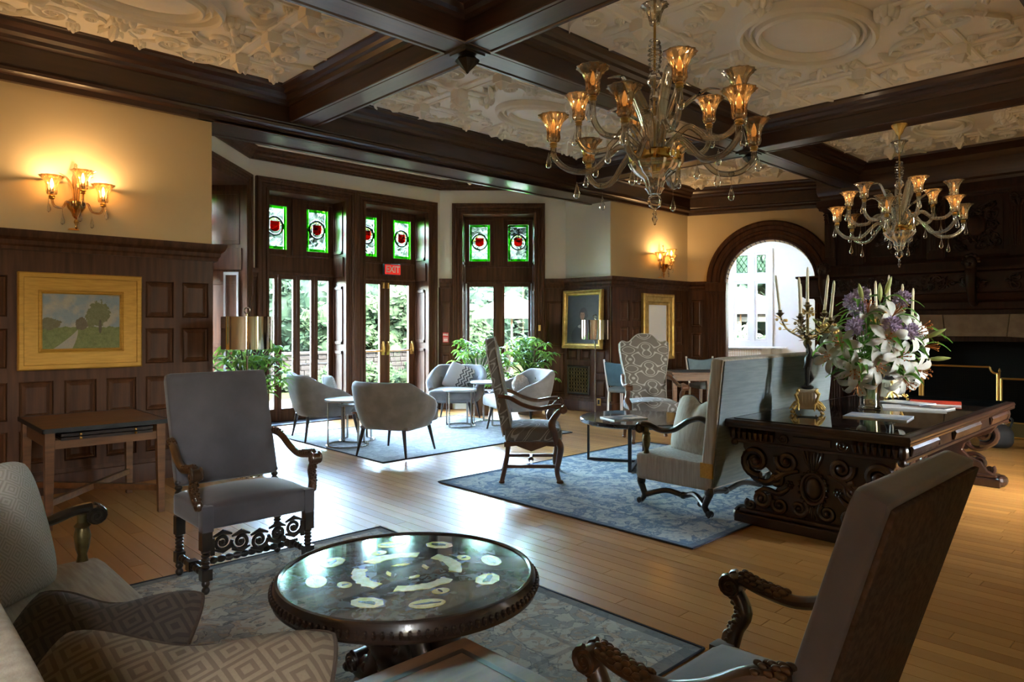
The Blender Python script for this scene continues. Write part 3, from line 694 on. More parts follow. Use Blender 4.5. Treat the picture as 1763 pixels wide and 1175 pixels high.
rail('trim_10', [(-2.2, W), (11.3, W), (12.3, W-2.48)], CORN, 'wood_beam')
rail('trim_11', [(12.2, -2.02), (-2.2, -2.02), (-2.2, W)], CORN, 'wood_beam')
BCORN = [(.01,3.775),(-.03,3.775),(-.035,3.80),(-.05,3.805),(-.06,3.83),(-.09,3.85),(-.10,3.88),(-.14,3.90),(-.15,CEIL+.01),(.01,CEIL+.01)]
rail('trim_12', [(2.646, 7.52), (2.646, 8.05), (4.085, 9.55), (7.43, 9.55), (9.0, 8.05), (9.01, 7.52)], BCORN)
for (bx_, by_) in ((3.575, 4.24), (8.205, 4.24), (3.575, .82)):
    m = MB(); m.box(-.13, .13, -.13, .13, -.014, .01); m.box(-.10, .10, -.10, .10, -.026, -.012)
    m.lathe([(.05,-.02),(.06,-.035),(.085,-.05),(.092,-.065),(.075,-.085),(.045,-.115),(.016,-.145),(.008,-.16),(0,-.166)], 24, flute=.07, nf=8)
    o = m.build('pendant_boss', MT['wood_black'], ceil); o.location = (bx_, by_, SOF)

# ---- strapwork relief of the plaster panels
cw = MT['ceiling_white']; proto = {}
def relief(kind):
    m = MB()
    if kind == 'medallion':
        for a, b, r_ in ((.80,.56,.040),(.69,.47,.022),(.60,.40,.034)): m.tube([(a*cos(q*PI/24), b*sin(q*PI/24), -.006) for q in range(48)], r_, 8, closed=True)
        m.grid(lambda u, v: (.58*v*cos(u*2*PI), .38*v*sin(u*2*PI), -.004-.03*(1-v*v)), 40, 6, wu=True)
    elif kind == 'scroll':
        p = [(x_, y_, -.006) for x_, y_ in spiral(0, 0, .155, .022, 0, 1.75, 34)]; tail = [(.10, -.36, -.006), (.145, -.22, -.006), (.165, -.10, -.006)]
        m.tube(tail + p, [.008, .014, .018] + [.020-.008*i/33 for i in range(34)], 7); m.sph((0, 0, -.010), (.024, .024, .022), 8, 6)
    elif kind == 'wave':
        p = smoothpath([(-.42, .03, -.005), (-.25, -.07, -.005), (-.05, .01, -.005), (.12, .09, -.005), (.30, .05, -.005), (.37, -.05, -.005), (.30, -.11, -.005), (.24, -.06, -.005)], 5)
        m.tube(p, [.007+.014*sin(PI*min(1, i/(len(p)-1)*1.15)) for i in range(len(p))], 7)
        for i, (x_, y_) in enumerate(((-.16,.03),(-.02,-.03),(.08,.03))): m.tube([(x_, y_, -.004), (x_+.06, y_+(.08 if i % 2 else -.07), -.012), (x_+.13, y_+(.09 if i % 2 else -.09), -.004)], [.012, .016, .004], 6)
    elif kind == 'rosette':
        for q in range(8): m.sph((.05*cos(q*PI/4), .05*sin(q*PI/4), -.010), (.028, .028, .022), 6, 5)
        m.sph((0, 0, -.02), (.03, .03, .028), 8, 6)
    elif kind == 'boss':
        m.box(-.065, .065, -.065, .065, -.045, 0); m.taper((0, 0, -.045), (.05, .05), (0, 0, -.075), (.012, .012))
    elif kind == 'husk':
        m.tube([(-.12, 0, -.006), (-.05, .0, -.02), (.04, 0, -.022), (.13, 0, -.006)], [.008, .034, .028, .005], 8)
        for q in (-1, 1): m.tube([(-.02, q*.03, -.008), (.05, q*.085, -.014), (.13, q*.075, -.006)], [.010, .014, .004], 6)
    o = m.build(kind, cw, None); proto[kind] = o; return o
def strap(par, p, q):                        # flat band between two raised ribs
    m = MB(); d = Vector((q[0]-p[0], q[1]-p[1], 0)); L_ = d.length; m.box(0, L_, -.048, .048, -.012, 0)
    for s in (-.055, .055): m.tube([(0, s, -.012), (L_, s, -.012)], .017, 6)
    o = m.build('strap', cw, par); o.location = (p[0], p[1], 0); o.rotation_euler = (0, 0, math.atan2(d.y, d.x)); return o
def put(par, kind, x_, y_, a=0.0, s=1.0, fl=1):
    if kind not in proto: o = relief(kind); o.parent = par
    else: o = inst(proto[kind], par)
    o.location = (x_, y_, 0); o.rotation_euler = (0, 0, a); o.scale = (s, s*fl, s*2.3)
def plaster_panel(cx, cy, hx, hy):
    p = empty('plaster_panel', (cx, cy, CEIL), 0, ceil); kx = hx/1.95; ky = hy/1.33
    put(p, 'medallion', 0, 0, 0, min(kx, ky)*.86)
    X1, Y1 = 1.20*kx, .80*ky
    for sg in (-1, 1):
        strap(p, (-hx+.12, sg*Y1), (-X1*.28, sg*Y1)); strap(p, (X1*.28, sg*Y1), (hx-.12, sg*Y1))
        strap(p, (sg*X1, -hy+.12), (sg*X1, hy-.12)); strap(p, (0, sg*.62*ky), (0, sg*(hy-.10)))
        strap(p, (sg*.86*kx, 0), (sg*(hx-.1), 0))
        put(p, 'boss', sg*X1, 0); put(p, 'rosette', 0, sg*.60*ky, 0, 1.3); put(p, 'rosette', sg*.82*kx, 0, 0, 1.2); put(p, 'husk', 0, sg*.98*ky, PI/2*sg, 1.0)
        for sh in (-1, 1):
            fl = sg*sh; a0 = 0 if sg > 0 else PI
            put(p, 'boss', sg*X1, sh*Y1)
            for dx in (-.12, .12):
                for dy in (-.12, .12): put(p, 'rosette', sg*X1+dx, sh*Y1+dy, 0, .55)
            put(p, 'scroll', sg*.52*kx, sh*.92*ky, a0, .92, fl); put(p, 'scroll', sg*1.58*kx, sh*.44*ky, a0+PI/2, .95, fl)
            put(p, 'scroll', sg*1.52*kx, sh*1.04*ky, a0-.5, .8, -fl); put(p, 'scroll', sg*.86*kx, sh*.52*ky, a0+2.2, .8, -fl)
            put(p, 'wave', sg*.70*kx, sh*1.12*ky, a0+.15*fl, .8, fl); put(p, 'wave', sg*1.62*kx, sh*.76*ky, a0+1.1*fl, .6, -fl)
            put(p, 'husk', sg*.98*kx, sh*.30*ky, a0+.6*fl, .85); put(p, 'husk', sg*1.45*kx, sh*.16*ky, a0-.4*fl, .8); put(p, 'wave', sg*.42*kx, sh*.66*ky, a0-.5*fl, .62, fl)
            put(p, 'scroll', sg*.98*kx, sh*1.16*ky, a0+PI, .55, fl); put(p, 'scroll', sg*1.36*kx, sh*.62*ky, a0+1.2, .5, -fl); put(p, 'scroll', sg*1.76*kx, sh*.18*ky, a0+PI/2, .5, fl); put(p, 'scroll', sg*.20*kx, sh*.88*ky, a0+2.6, .5, fl); put(p, 'husk', sg*1.38*kx, sh*1.10*ky, a0+1.0*fl, .7); put(p, 'husk', sg*.68*kx, sh*.70*ky, a0+.3*fl, .7)
            put(p, 'rosette', sg*.30*kx, sh*1.18*ky, 0, .7); put(p, 'rosette', sg*1.78*kx, sh*1.22*ky, 0, .7)
XS = ((-.345, 3.575), (3.575, 8.205), (8.205, 11.35))
for a, b in XS:
    for c, d in ((.82, 4.24), (4.24, W+.02)):
        plaster_panel((a+b)/2, (c+d)/2, (b-a)/2-.33, (d-c)/2-.33)
plaster_panel(6.2, 8.3, 2.0, .75)

# ---- arched wall, sunroom behind it
AP0 = (11.3, W); AD = (.37432, -.92730); AL = 2.75; AP1 = (AP0[0]+AD[0]*AL, AP0[1]+AD[1]*AL); ARZ = math.atan2(AD[1], AD[0])
SA, SB, AC, AR, SPR = .69, 2.17, 1.43, .74, 2.22
m = MB(); m.box(0, SA, 0, .30, 0, CEIL); m.box(SB, AL, 0, .30, 0, CEIL); NA = 28
for i in range(NA):
    a, b = PI-PI*i/NA, PI-PI*(i+1)/NA; xa, za, xb, zb = AC+AR*cos(a), SPR+AR*sin(a), AC+AR*cos(b), SPR+AR*sin(b)
    vs = [(xa, y, za) for y in (0, .30)] + [(xb, y, zb) for y in (0, .30)] + [(xb, y, CEIL) for y in (0, .30)] + [(xa, y, CEIL) for y in (0, .30)]
    m.add(vs, [(0,2,4,6), (7,5,3,1), (0,1,3,2), (4,5,7,6)])
aw = st(m.build('wall_arch', MT['plaster'], smooth=False)); aw.location = (*AP0, 0); aw.rotation_euler = (0,0,ARZ)
ACASE = [(0,-.30),(0,.06),(.03,.07),(.045,.045),(.10,.05),(.12,.075),(.16,.08),(.175,.055),(.24,.06),(.26,.085),(.31,.09),(.34,.06),(.34,0),(.02,0),(.02,-.30)]
m = MB(); pth = [(SA, 0, SPR)] + [(AC+AR*cos(PI-PI*i/36), 0, SPR+AR*sin(PI*i/36)) for i in range(1, 36)] + [(SB, 0, SPR)]
m.sweep(pth, ACASE, nrm=(0,-1,0)); m.build('arch_moulding', MT['wood_dark'], aw, fix=True)
for s0, s1 in ((SA-.34, SA), (SB, SB+.30)):
    m = MB(); m.box(s0, s1, -.07, 0, 0, SPR); m.box(s0-.02, s1+.01, -.10, 0, SPR-.16, SPR); m.box(s0-.02, s1, -.09, 0, 0, .22)
    for i in range(6): xx = s0+.045+i*(s1-s0-.07)/5; m.tube([(xx, -.07, .30), (xx, -.07, SPR-.22)], .013, 6)
    if s0 < 1: m.box(SA-.02, SA+.004, 0, .30, 0, SPR)
    m.build('fluted_pilaster', MT['wood_dark'], aw, smooth=True)
m = MB(); m.box(0, .36, -.03, 0, 0, 2.1); m.build('wainscot_board', MT['wood_dark'], aw, smooth=False)
for a, b in ((.27,.75),(.85,1.30),(1.42,1.92)): panel(aw, .17, (a+b)/2, .19, b-a, y=-.03)
def sunroom(o): o.location = (*AP0, 0); o.rotation_euler = (0,0,ARZ); return o
DY = 3.2
m = MB()
for a, b, c, d in ((-2.2,.42,0,4.0),(1.22,3.2,0,4.0),(.42,1.22,0,.97),(.42,1.22,3.1,4.0)): m.box(a, b, DY, DY+.25, c, d)
m.box(3.0, 3.2, .30, DY, 0, 4.0); m.box(-2.2, -.02, .05, .30, 0, 3.62); sunroom(st(m.build('wall_sunroom', MT['white_room'], smooth=False)))  # last box stops below the ceiling: unseen gap shaped to let skylight in
m = MB(); m.box(-2.2, 3.2, .30, DY+.2, -.12, -.005); sunroom(st(m.build('floor_sunroom', MT['stone'], smooth=False)))
m = MB(); m.box(-2.2, 3.2, .30, DY+.25, 4.0, 4.1); m.box(-2.2, -2.0, .30, DY+.25, 0, 4.0); sunroom(st(m.build('ceiling_sunroom', MT['white_room'], smooth=False)))
e5 = sunroom(st(empty('window_3'))); m = MB()
for a, b, c, d in ((.36,.46,.95,3.14),(1.18,1.28,.95,3.14),(.46,1.18,3.05,3.14),(.80,.90,.97,3.05),(.46,1.18,2.42,2.56),(.46,1.18,.97,1.10)): m.box(a, b, DY-.05, DY+.1, c, d)
for a, b in ((.46,.80),(.90,1.18)):
    for c, d in ((1.10,2.42),(2.56,3.05)):
        for q in ((a, a+.05, c, d), (b-.05, b, c, d), (a, b, c, c+.05), (a, b, d-.05, d)): m.box(q[0], q[1], DY-.02, DY+.06, q[2], q[3])
m.build('window_frame', MT['white_room'], e5, smooth=False, bevel=.006)
for a, b in ((.51,.75),(.95,1.13)):
    m = MB(); m.box(a, b, DY+.02, DY+.025, 1.15, 2.37); m.build('pane', MT['pane'], e5, smooth=False)
    m = MB(); m.box(a, b, DY+.02, DY+.025, 2.61, 3.0); m.build('leaded_pane', MT['pane_lead'], e5, smooth=False)
    m = MB()
    for q in range(-2, 4):
        for sg in (-1, 1):
            pts = [(lerp(a, b, u), DY+.015, 2.61+.39*(q/2.5+sg*u*.9)) for u in [i/20 for i in range(21)] if 2.61 < 2.61+.39*(q/2.5+sg*u*.9) < 3.0]
            if len(pts) > 1: m.tube([pts[0], pts[-1]], .006, 4)
    for q in ((a, 2.61, a, 3.0), (b, 2.61, b, 3.0), (a, 2.61, b, 2.61), (a, 3.0, b, 3.0)): m.tube([(q[0], DY+.015, q[1]), (q[2], DY+.015, q[3])], .008, 4)
    m.build('lead', MT['glass_green_dark'], e5)
m = MB(); m.box(.1, 1.57, DY-.22, DY, .93, .97); m.build('sill', MT['white_room'], e5, smooth=False, bevel=.008)
m = MB(); m.box(1.06, 1.25, DY-.12, DY, 0, .93); m.build('sill_bracket', MT['white_room'], e5, smooth=False)
rad_ = thing('radiator_cover', 'pale lattice radiator cover below the white sunroom window', 'radiator cover'); sunroom(rad_)
m = MB(); m.box(.12, 1.05, DY-.14, DY-.12, .1, .9); m.build('back_panel', MT['white_room'], rad_, smooth=False)
m = MB()
for i in range(19): xx = .14+i*.05; m.box(xx, xx+.012, DY-.16, DY-.14, .1, .9)
for i in range(17): zz = .1+i*.05; m.box(.12, 1.05, DY-.16, DY-.14, zz, zz+.012)
m.build('lattice', MT['ivory'], rad_, smooth=False)

# ---- the side of the room behind the camera: wall with tall windows, one added for fill, end wall
m = MB(); yb = -2.02; segs = [(-1.72, -1.22), (4.12, 4.42), (6.45, 7.0)]; s = -2.2  # first opening is an unseen window added to fill the foreground
for a, b in segs: m.box(s, a, yb-.3, yb, 0, CEIL); m.box(a, b, yb-.3, yb, 0, .5); m.box(a, b, yb-.3, yb, 3.3, CEIL); s = b
m.box(s, 12.4, yb-.3, yb, 0, CEIL); st(m.build('wall_right', MT['plaster'], smooth=False))
for i, (a, b) in enumerate(segs):
    e = st(empty('window_%d' % (i+4))); m = MB()
    for q in ((a, a+.1, .5, 3.3), (b-.1, b, .5, 3.3), ((a+b)/2-.05, (a+b)/2+.05, .5, 3.3), (a, b, .5, .6), (a, b, 3.2, 3.3), (a, b, 2.3, 2.4)): m.box(q[0], q[1], yb-.16, yb-.08, q[2], q[3])
    m.build('window_frame', MT['wood_dark'], e, smooth=False)
    m = MB(); m.box(a, b, yb-.122, yb-.118, .5, 3.3); m.build('pane', MT['pane'], e, smooth=False)
    portal('portal_w%d' % i, ((a+b)/2, yb-.3, 1.9), PI, b-a, 2.8)
m = MB(); m.box(-2.5, -2.2, -2.3, W+.3, 0, CEIL); st(m.build('wall_back', MT['plaster'], smooth=False))
m = MB(); m.box(12.2, 12.5, -2.3, 4.6, 0, CEIL); st(m.build('wall_chimney', MT['plaster'], smooth=False))
# ================================================================== FIREPLACE
fp = thing('fireplace', 'dark carved wooden fireplace with overmantel and stone surround filling the end wall', 'fireplace', (11.5, 2.55, 0))
WM = MT['wood_mantel']; WC = MT['mantel_carved']
m = MB(); m.box(0, .7, -2.1, -1.15, 0, CEIL); m.box(0, .7, 1.15, 2.1, 0, CEIL); m.box(0, .7, -1.15, 1.15, 1.22, CEIL); m.build('breast', WM, fp, smooth=False)
FPR = [(0,3.45),(.05,3.45),(.055,3.50),(.08,3.53),(.09,3.57),(.10,3.60),(.10,3.76),(.13,3.79),(.16,3.83),(.22,3.86),(.30,3.90),(.32,CEIL+.005),(0,CEIL+.005)]
m = MB(); m.sweep([(0, -2.1, 0), (0, 2.1, 0), (.6, 2.1, 0)], FPR); m.build('cornice', MT['wood_beam_y'], fp, fix=True, angle=25)
def ymold(y0, y1, prof, name):
    m = MB(); m.sweep([(.1, y0, 0), (0, y0, 0), (0, y1, 0), (.1, y1, 0)], prof); return m.build(name, WM, fp, fix=True, angle=25)
ymold(-2.14, 2.14, [(-.02,1.88),(.20,1.88),(.22,1.90),(.26,1.905),(.26,2.18),(.28,2.19),(.31,2.205),(.31,2.235),(-.02,2.235)], 'mantel_frieze')
ymold(-2.0, 2.0, [(-.02,1.60),(.06,1.60),(.065,1.66),(.10,1.68),(.105,1.77),(.14,1.79),(.18,1.83),(.20,1.88),(-.02,1.88)], 'mantel_cornice')
ymold(-2.1, 2.1, [(-.02,3.30),(.07,3.30),(.075,3.33),(.10,3.36),(.10,3.45),(-.02,3.45)], 'upper_rail'); ymold(-2.1, 2.1, [(-.02,2.235),(.09,2.235),(.09,2.36),(.06,2.40),(-.02,2.40)], 'lower_rail')
def pilaster(y, z0, z1, w_, d):
    m = MB(); m.box(-d, 0, y-w_/2, y+w_/2, z0, z1); m.box(-d-.025, 0, y-w_/2-.015, y+w_/2+.015, z0, z0+.10); m.box(-d-.02, 0, y-w_/2-.012, y+w_/2+.012, z1-.04, z1)
    for i in range(5): yy = y-w_/2+w_*(i+.5)/5; m.tube([(-d, yy, z0+.14), (-d, yy, z1-.24)], w_*.062, 6)
    o = m.build('fluted_pilaster', WM, fp)
    m = MB()
    for q in (-1, 1):
        m.tube([(-d-.02, y+q*w_*.32+.035*cos(a*.7), z1-.09+.035*sin(a*.7)) for a in range(9)], .014, 6); m.tube([(-d-.01, y+q*w_*.15, z1-.22), (-d-.04, y+q*w_*.3, z1-.16), (-d-.055, y+q*w_*.42, z1-.15)], [.012,.024,.01], 6)
    m.tube([(-d-.01, y, z1-.22), (-d-.045, y, z1-.15), (-d-.07, y, z1-.13)], [.012,.026,.01], 6); m.build('capital', WC, o)
for y in (2.0, 1.60, .50, -.50, -1.60, -2.0): pilaster(y, 2.40, 3.30, .17, .055)
for y in (1.93, 1.62, -1.62, -1.93): pilaster(y, 0, 1.60, .20, .06)
def carving(rng, y0, y1, z0, z1, d, n, rs, name='carving'):
    m = MB(); m.box(-.012, 0, y0, y1, z0, z1)
    for i in range(n):
        cy, cz = rng.uniform(y0+.07, y1-.07), rng.uniform(z0+.06, z1-.06); r0 = rng.uniform(*rs); sg = rng.choice((-1, 1))
        p = [(-.012-d*.3, a, b) for a, b in spiral(cy, cz, r0, r0*.15, rng.random()*6.28, 1.4, 14, sg)]; m.tube(p, [d*(1-.55*i_/13) for i_ in range(14)], 5)
        if rng.random() < .7: a = rng.random()*6.28; m.tube([(-.014, cy, cz), (-.02-d, cy+r0*.8*cos(a), cz+r0*.8*sin(a)), (-.014, cy+1.5*r0*cos(a), cz+1.5*r0*sin(a))], [d*.6, d, d*.2], 5)
    for v_ in m.v: pass
    m.v = [(p[0], max(y0, min(y1, p[1])), max(z0, min(z1, p[2]))) for p in m.v]
    return m.build(name, WC, fp)
rg = random.Random(5)
for a, b in ((.62, 1.47), (-.38, .38), (-1.47, -.62)):
    o = carving(rg, a+.07, b-.07, 2.50, 3.20, .020, 70, (.03, .075), 'carved_panel')
    m = MB(); P_ = [(-.0, a, 2.43), (-.0, b, 2.43), (-.0, b, 3.27), (-.0, a, 3.27)]
    m.sweep(P_, [(0,0),(0,.035),(.03,.045),(.06,.03),(.07,.012),(.07,0)], nrm=(-1,0,0), closed=True); m.build('frame', WM, o, fix=True, angle=25)
    m = MB(); m.sph((-.03, (a+b)/2, 2.85), (.05, .12, .15), 16, 10); m.build('boss', WM, o)
o = carving(rg, -2.0, 2.0, 1.93, 2.16, .020, 110, (.04, .09), 'frieze_carving'); o.location = (-.262, 0, 0)
for y in (2.0, 0.0, -2.0):                  # carved masks and consoles
    m = MB(); m.sph((-.33, y, 2.30), (.07, .075, .10), 12, 9); m.sph((-.40, y, 2.28), (.02, .02, .03), 8, 6); m.sph((-.385, y+.03, 2.31), (.018,.018,.012), 6, 5); m.sph((-.385, y-.03, 2.31), (.018,.018,.012), 6, 5)
    for q in range(7): a = PI*q/6; m.sph((-.30, y+.085*cos(a), 2.32+.09*sin(a)), .035, 8, 6)
    p = [(-.36+.0*i, y, z) for i, z in enumerate((2.24, 2.1))]; m.tube(smoothpath([(-.30, y, 2.22), (-.35, y, 2.10), (-.30, y, 1.95), (-.22, y, 1.80), (-.14, y, 1.74)], 5), [.075-.03*i/20 for i in range(21)], 10)
    m.build('carved_mask', WC, fp)
for i, (a, b) in enumerate(((-1.55,-1.08),(-1.08,-.37),(-.37,.37),(.37,1.08),(1.08,1.55))):
    m = MB(); sk = .05; za, zb = 1.24+.075*(1-min(1, abs(a)/1.15)), 1.24+.075*(1-min(1, abs(b)/1.15))
    poly = [(a+.003, za), (b-.003, zb), (b-.003+(.03 if b > 0 else -.03), 1.60), (a+.003+(.03 if a > 0 else -.03), 1.60)]
    m.prism(poly, -.085, .02, lambda u, v, d: (d, u, v)); m.build('lintel_stone', MT['stone'], fp, smooth=False, bevel=.008, fix=True)
for sg in (-1, 1):
    for a, b in ((0,.42),(.42,.84),(.84,1.24)): m = MB(); m.box(-.08, .3, min(sg*1.15, sg*1.52), max(sg*1.15, sg*1.52), a+.002, b-.002); m.build('jamb_stone', MT['stone'], fp, smooth=False, bevel=.008)
m = MB(); m.box(.62, .68, -1.15, 1.15, 0, 1.3); m.box(.0, .68, -1.2, -1.14, 0, 1.3); m.box(0, .68, 1.14, 1.2, 0, 1.3); m.box(0, .68, -1.15, 1.15, 0, .01); m.build('firebox', MT['soot'], fp, smooth=False)
m = MB(); m.box(-.75, 0, -1.75, 1.75, -.004, .03); m.build('hearth', MT['soot'], fp, smooth=False, bevel=.005)
for y in (.55, -.45):
    an = thing('andiron', 'brass andiron seen through the fire screen, %s' % ('under the flowers' if y > 0 else 'beside the brass hinge post'), 'andiron', (11.42, 2.55+y, .03), 0, 'andirons in the hearth')
    m = MB(); m.lathe([(.05,.12),(.03,.16),(.02,.25),(.055,.33),(.06,.38),(.02,.43),(.015,.48),(.035,.53),(.03,.56),(.012,.60),(.008,.65),(0,.67)], 16); m.build('post', MT['bronze'], an)
    m = MB(); m.tube([(0,-.14,0),(0,-.10,.10),(0,0,.13),(0,.10,.10),(0,.14,0)], .018, 8); m.build('foot', MT['bronze'], an)
    m = MB(); m.box(0, .35, -.015, .015, .10, .13); m.build('log_bar', MT['iron'], an, smooth=False)
# brass fire screen: three hinged leaves
fs = thing('fire_screen', 'folding black mesh fire screen with brass frame and scooped corners', 'fire screen', (10.98, 2.62, .03))
def leaf(p, q, z1, scoop):
    p, q = Vector((*p, 0)), Vector((*q, 0)); d = (q-p); L_ = d.length; d.normalize()
    def P(s, z): return p + d*s + Vector((0,0,z))
    c = .085
    if scoop: path = [P(0,0), P(0,z1-c)] + [P(c*sin(a*PI/12), z1-c*cos(a*PI/12)) for a in range(1, 7)] + [P(L_-c*sin(a*PI/12), z1-c*cos(a*PI/12)) for a in range(6, 0, -1)] + [P(L_,z1-c), P(L_,0)]
    else: path = [P(0,0), P(0,z1-c), P(L_,z1-c), P(L_,0)]
    m = MB()
    for i in range(len(path)-1): m.tube([path[i], path[i+1]], .017 if i in (0, len(path)-2) else .014, 8)
    o = m.build('brass_frame', MT['brass'], fs)
    nn = Vector((-d.y, d.x, 0))*.002; pl_ = path; vs = [x_+nn for x_ in pl_] + [x_-nn for x_ in pl_]; n_ = len(pl_)
    m = MB(); m.add(vs, [tuple(range(n_)), tuple(reversed(range(n_, 2*n_)))] + [(i, i+n_, (i+1) % n_+n_, (i+1) % n_) for i in range(n_)]); m.build('mesh_panel', MT['screen_mesh'], o, smooth=False)
leaf((0,.46),(0,-.42), .86, True); leaf((0,-.46),(.14,-1.0), .80, False); leaf((.12,1.0),(0,.50), .80, False)
for y in (.48, -.44): m = MB(); m.lathe([(.012,0),(.012,.80),(.018,.81),(.008,.84),(0,.855)], 10, (0, y, 0)); m.build('hinge_post', MT['brass'], fs)
fd = thing('fender', 'low perforated brass fender on the hearth edge', 'fender', (10.72, 2.45, .0))
m = MB(); m.box(-.01, .01, -1.2, 1.2, .03, .20); m.build('pierced_panel', MT['fender'], fd, smooth=False); m = MB(); m.tube([(0,-1.2,.205),(0,1.2,.205)], .012, 8); m.tube([(0,-1.2,.02),(0,1.2,.02)], .014, 8); m.build('rail', MT['brass'], fd)

# ================================================================== MURANO CHANDELIERS
GC = MT['glass_chandelier']
CUP = [(r_*1.16, z_*1.18) for r_, z_ in [(.012,0),(.030,.004),(.036,.02),(.034,.045),(.038,.075),(.050,.105),(.072,.128),(.082,.134),(.080,.137),(.068,.131),(.046,.107),(.033,.078),(.029,.05),(.028,.02),(0,.012)]]
def drop(m, p, L_=.10):
    m.tube([(p[0],p[1],p[2]), (p[0],p[1],p[2]-L_*.4)], .0018, 4); m.lathe([(.001,0),(.006,-.025),(.018,-.065),(.0205,-.082),(.014,-.098),(0,-.104)], 10, (p[0],p[1],p[2]-L_*.35))
def cup_set(par, p, lit, em, watt):
    m = MB(); m.lathe(CUP, 36, p, flute=.055, nf=12); cu = m.build('cup', MT['glass_cup'], par)
    m = MB(); m.lathe([(.020,-.004),(.026,-.010),(.020,-.018),(.024,-.028),(.014,-.036)], 14, p); m.build('socket', MT['brass'], cu)
    m = MB(); m.lathe([(.012,.01),(.013,.05),(.010,.055)], 10, p); m.build('candle_tube', MT['candle'], cu)
    m = MB(); m.lathe([(.006,.055),(.014,.075),(.016,.092),(.010,.118),(.003,.138),(0,.142)], 12, p); m.build('bulb', MT[em], cu)
    if watt:
        l = bpy.data.lights.new('bulb_light', 'POINT'); l.energy = watt; l.color = (1.0, .60, .26) if em == 'bulb_white' else (1.0, .76, .50); l.shadow_soft_size = .02
        o = bpy.data.objects.new('bulb_light', l); COL.objects.link(o); o.parent = par; o.location = (p[0], p[1], p[2]+.16)
    return cu
def arm(par, an, Rr, zb, dip, watt, inner=.10, z_in=2.46):
    c, s = cos(an), sin(an)
    P = [(inner, z_in), (inner+.10, z_in+.09), (inner+.18, z_in+.04), (Rr*.62, dip), (Rr*.84, dip+.0), (Rr*.985, dip+.07), (Rr, zb-.035)]
    pts = smoothpath([(r_*c, r_*s, z) for r_, z in P], 6)
    m = MB(); m.tube(pts, [.0185]*len(pts), 10); a = m.build('arm', GC, par)
    m = MB(); k = pts[int(len(pts)*.62)]; m.lathe([(.016,-.012),(.021,0),(.016,.012)], 10, k)
    drop(m, (k[0], k[1], k[2]-.014), .14); m.build('drop', MT['glass_clear'], a); m = MB(); drop(m, ((Rr+.028)*c, (Rr+.028)*s, zb-.02), .11); m.build('drop', MT['glass_clear'], a)
    cup_set(par, (Rr*c, Rr*s, zb), True, 'amber_bulb', watt)
def chandelier(loc, label, watt, ph):
    t = thing('chandelier', label, 'chandelier', (loc[0], loc[1], 0), 0, 'glass chandeliers under the beams')
    m = MB(); m.lathe([(.075,3.61),(.070,3.585),(.046,3.555),(.034,3.52),(.026,3.505),(.012,3.49),(.008,3.44)], 24, flute=.05, nf=10); m.build('canopy', MT['gilt'], t)
    m = MB(); m.lathe([(.008,3.46),(.008,2.40)], 10); m.build('stem', MT['brass'], t)
    m = MB(); m.lathe([(.014,3.30),(.030,3.31),(.034,3.33),(.042,3.37),(.060,3.41),(.085,3.425),(.083,3.428),(.058,3.416),(.036,3.372),(.026,3.335),(.010,3.32)], 32, flute=.05, nf=12); m.build('bell', GC, t)
    m = MB(); N_ = 150
    m.tube([((.018+.014*math.sin(PI*min(1, i/N_*1.1))+.006)*cos(i*2*PI/20), (.018+.014*math.sin(PI*min(1, i/N_*1.1))+.006)*sin(i*2*PI/20), 3.22-.22*i/N_) for i in range(N_)], .0075, 6); m.build('twist', MT['glass_clear'], t)
    m = MB(); m.lathe([(.010,3.02),(.030,3.0),(.046,2.97),(.046,2.95),(.028,2.925),(.014,2.91),(.018,2.87),(.030,2.85),(.018,2.83),(.026,2.79),(.020,2.76),(.012,2.74),(.030,2.70),(.034,2.66),(.016,2.62),(.014,2.54)], 24, flute=.05, nf=8); m.build('baluster', GC, t)
    m = MB(); m.lathe([(.05,2.50),(.155,2.515),(.162,2.505),(.157,2.470),(.142,2.445),(.12,2.43)], 36); m.build('gold_band', MT['glass_gold'], t)
    m = MB(); m.lathe([(.155,2.452),(.142,2.42),(.112,2.385),(.070,2.355),(.056,2.325),(.050,2.305),(.058,2.295),(.046,2.28),(.036,2.26),(.016,2.252),(0,2.25)], 40, flute=.06, nf=14); m.build('bowl', GC, t)
    m = MB(); m.lathe([(.010,2.262),(.034,2.245),(.044,2.215),(.034,2.185),(.012,2.168),(.008,2.15),(.014,2.138),(.008,2.126),(.018,2.108),(.012,2.09),(.006,2.082),(.009,2.074),(0,2.066)], 28, flute=.05, nf=10); m.build('finial', MT['glass_clear'], t)
    for i in range(6): arm(t, ph+i*PI/3, .63, 2.57, 2.40, watt if i % 2 == 0 else 0)
    for i in range(6): arm(t, ph+PI/6+i*PI/3, .50, 2.78, 2.57, watt if i % 2 else 0, z_in=2.56)
    for i in range(7):                        # curling glass leaves
        an = ph+.25+i*2*PI/7; hi = (2.98, 2.86)[i % 2]; ro = (.24, .34)[i % 2]; c, s = cos(an), sin(an)
        P = smoothpath([(.05*c,.05*s,2.52), (.08*c,.08*s,2.70), (.15*c,.15*s,hi-.10), ((ro-.04)*c,(ro-.04)*s,hi), ((ro+.05)*c,(ro+.05)*s,hi-.005)], 6)
        m = MB(); n_ = len(P); m.tube(P, [.009+.027*sin(PI*(k/(n_-1))**.8)**1.0 for k in range(n_)], 8, flat=.28, up=(c, s, .6)); m.build('glass_leaf', GC, t)
    return t
chandelier((3.62, 2.50), 'large clear and amber glass chandelier hanging above the round painted table', .6, .35)
chandelier((8.205, 2.53), 'glass chandelier farther off, hanging before the dark carved overmantel', .6, .12)

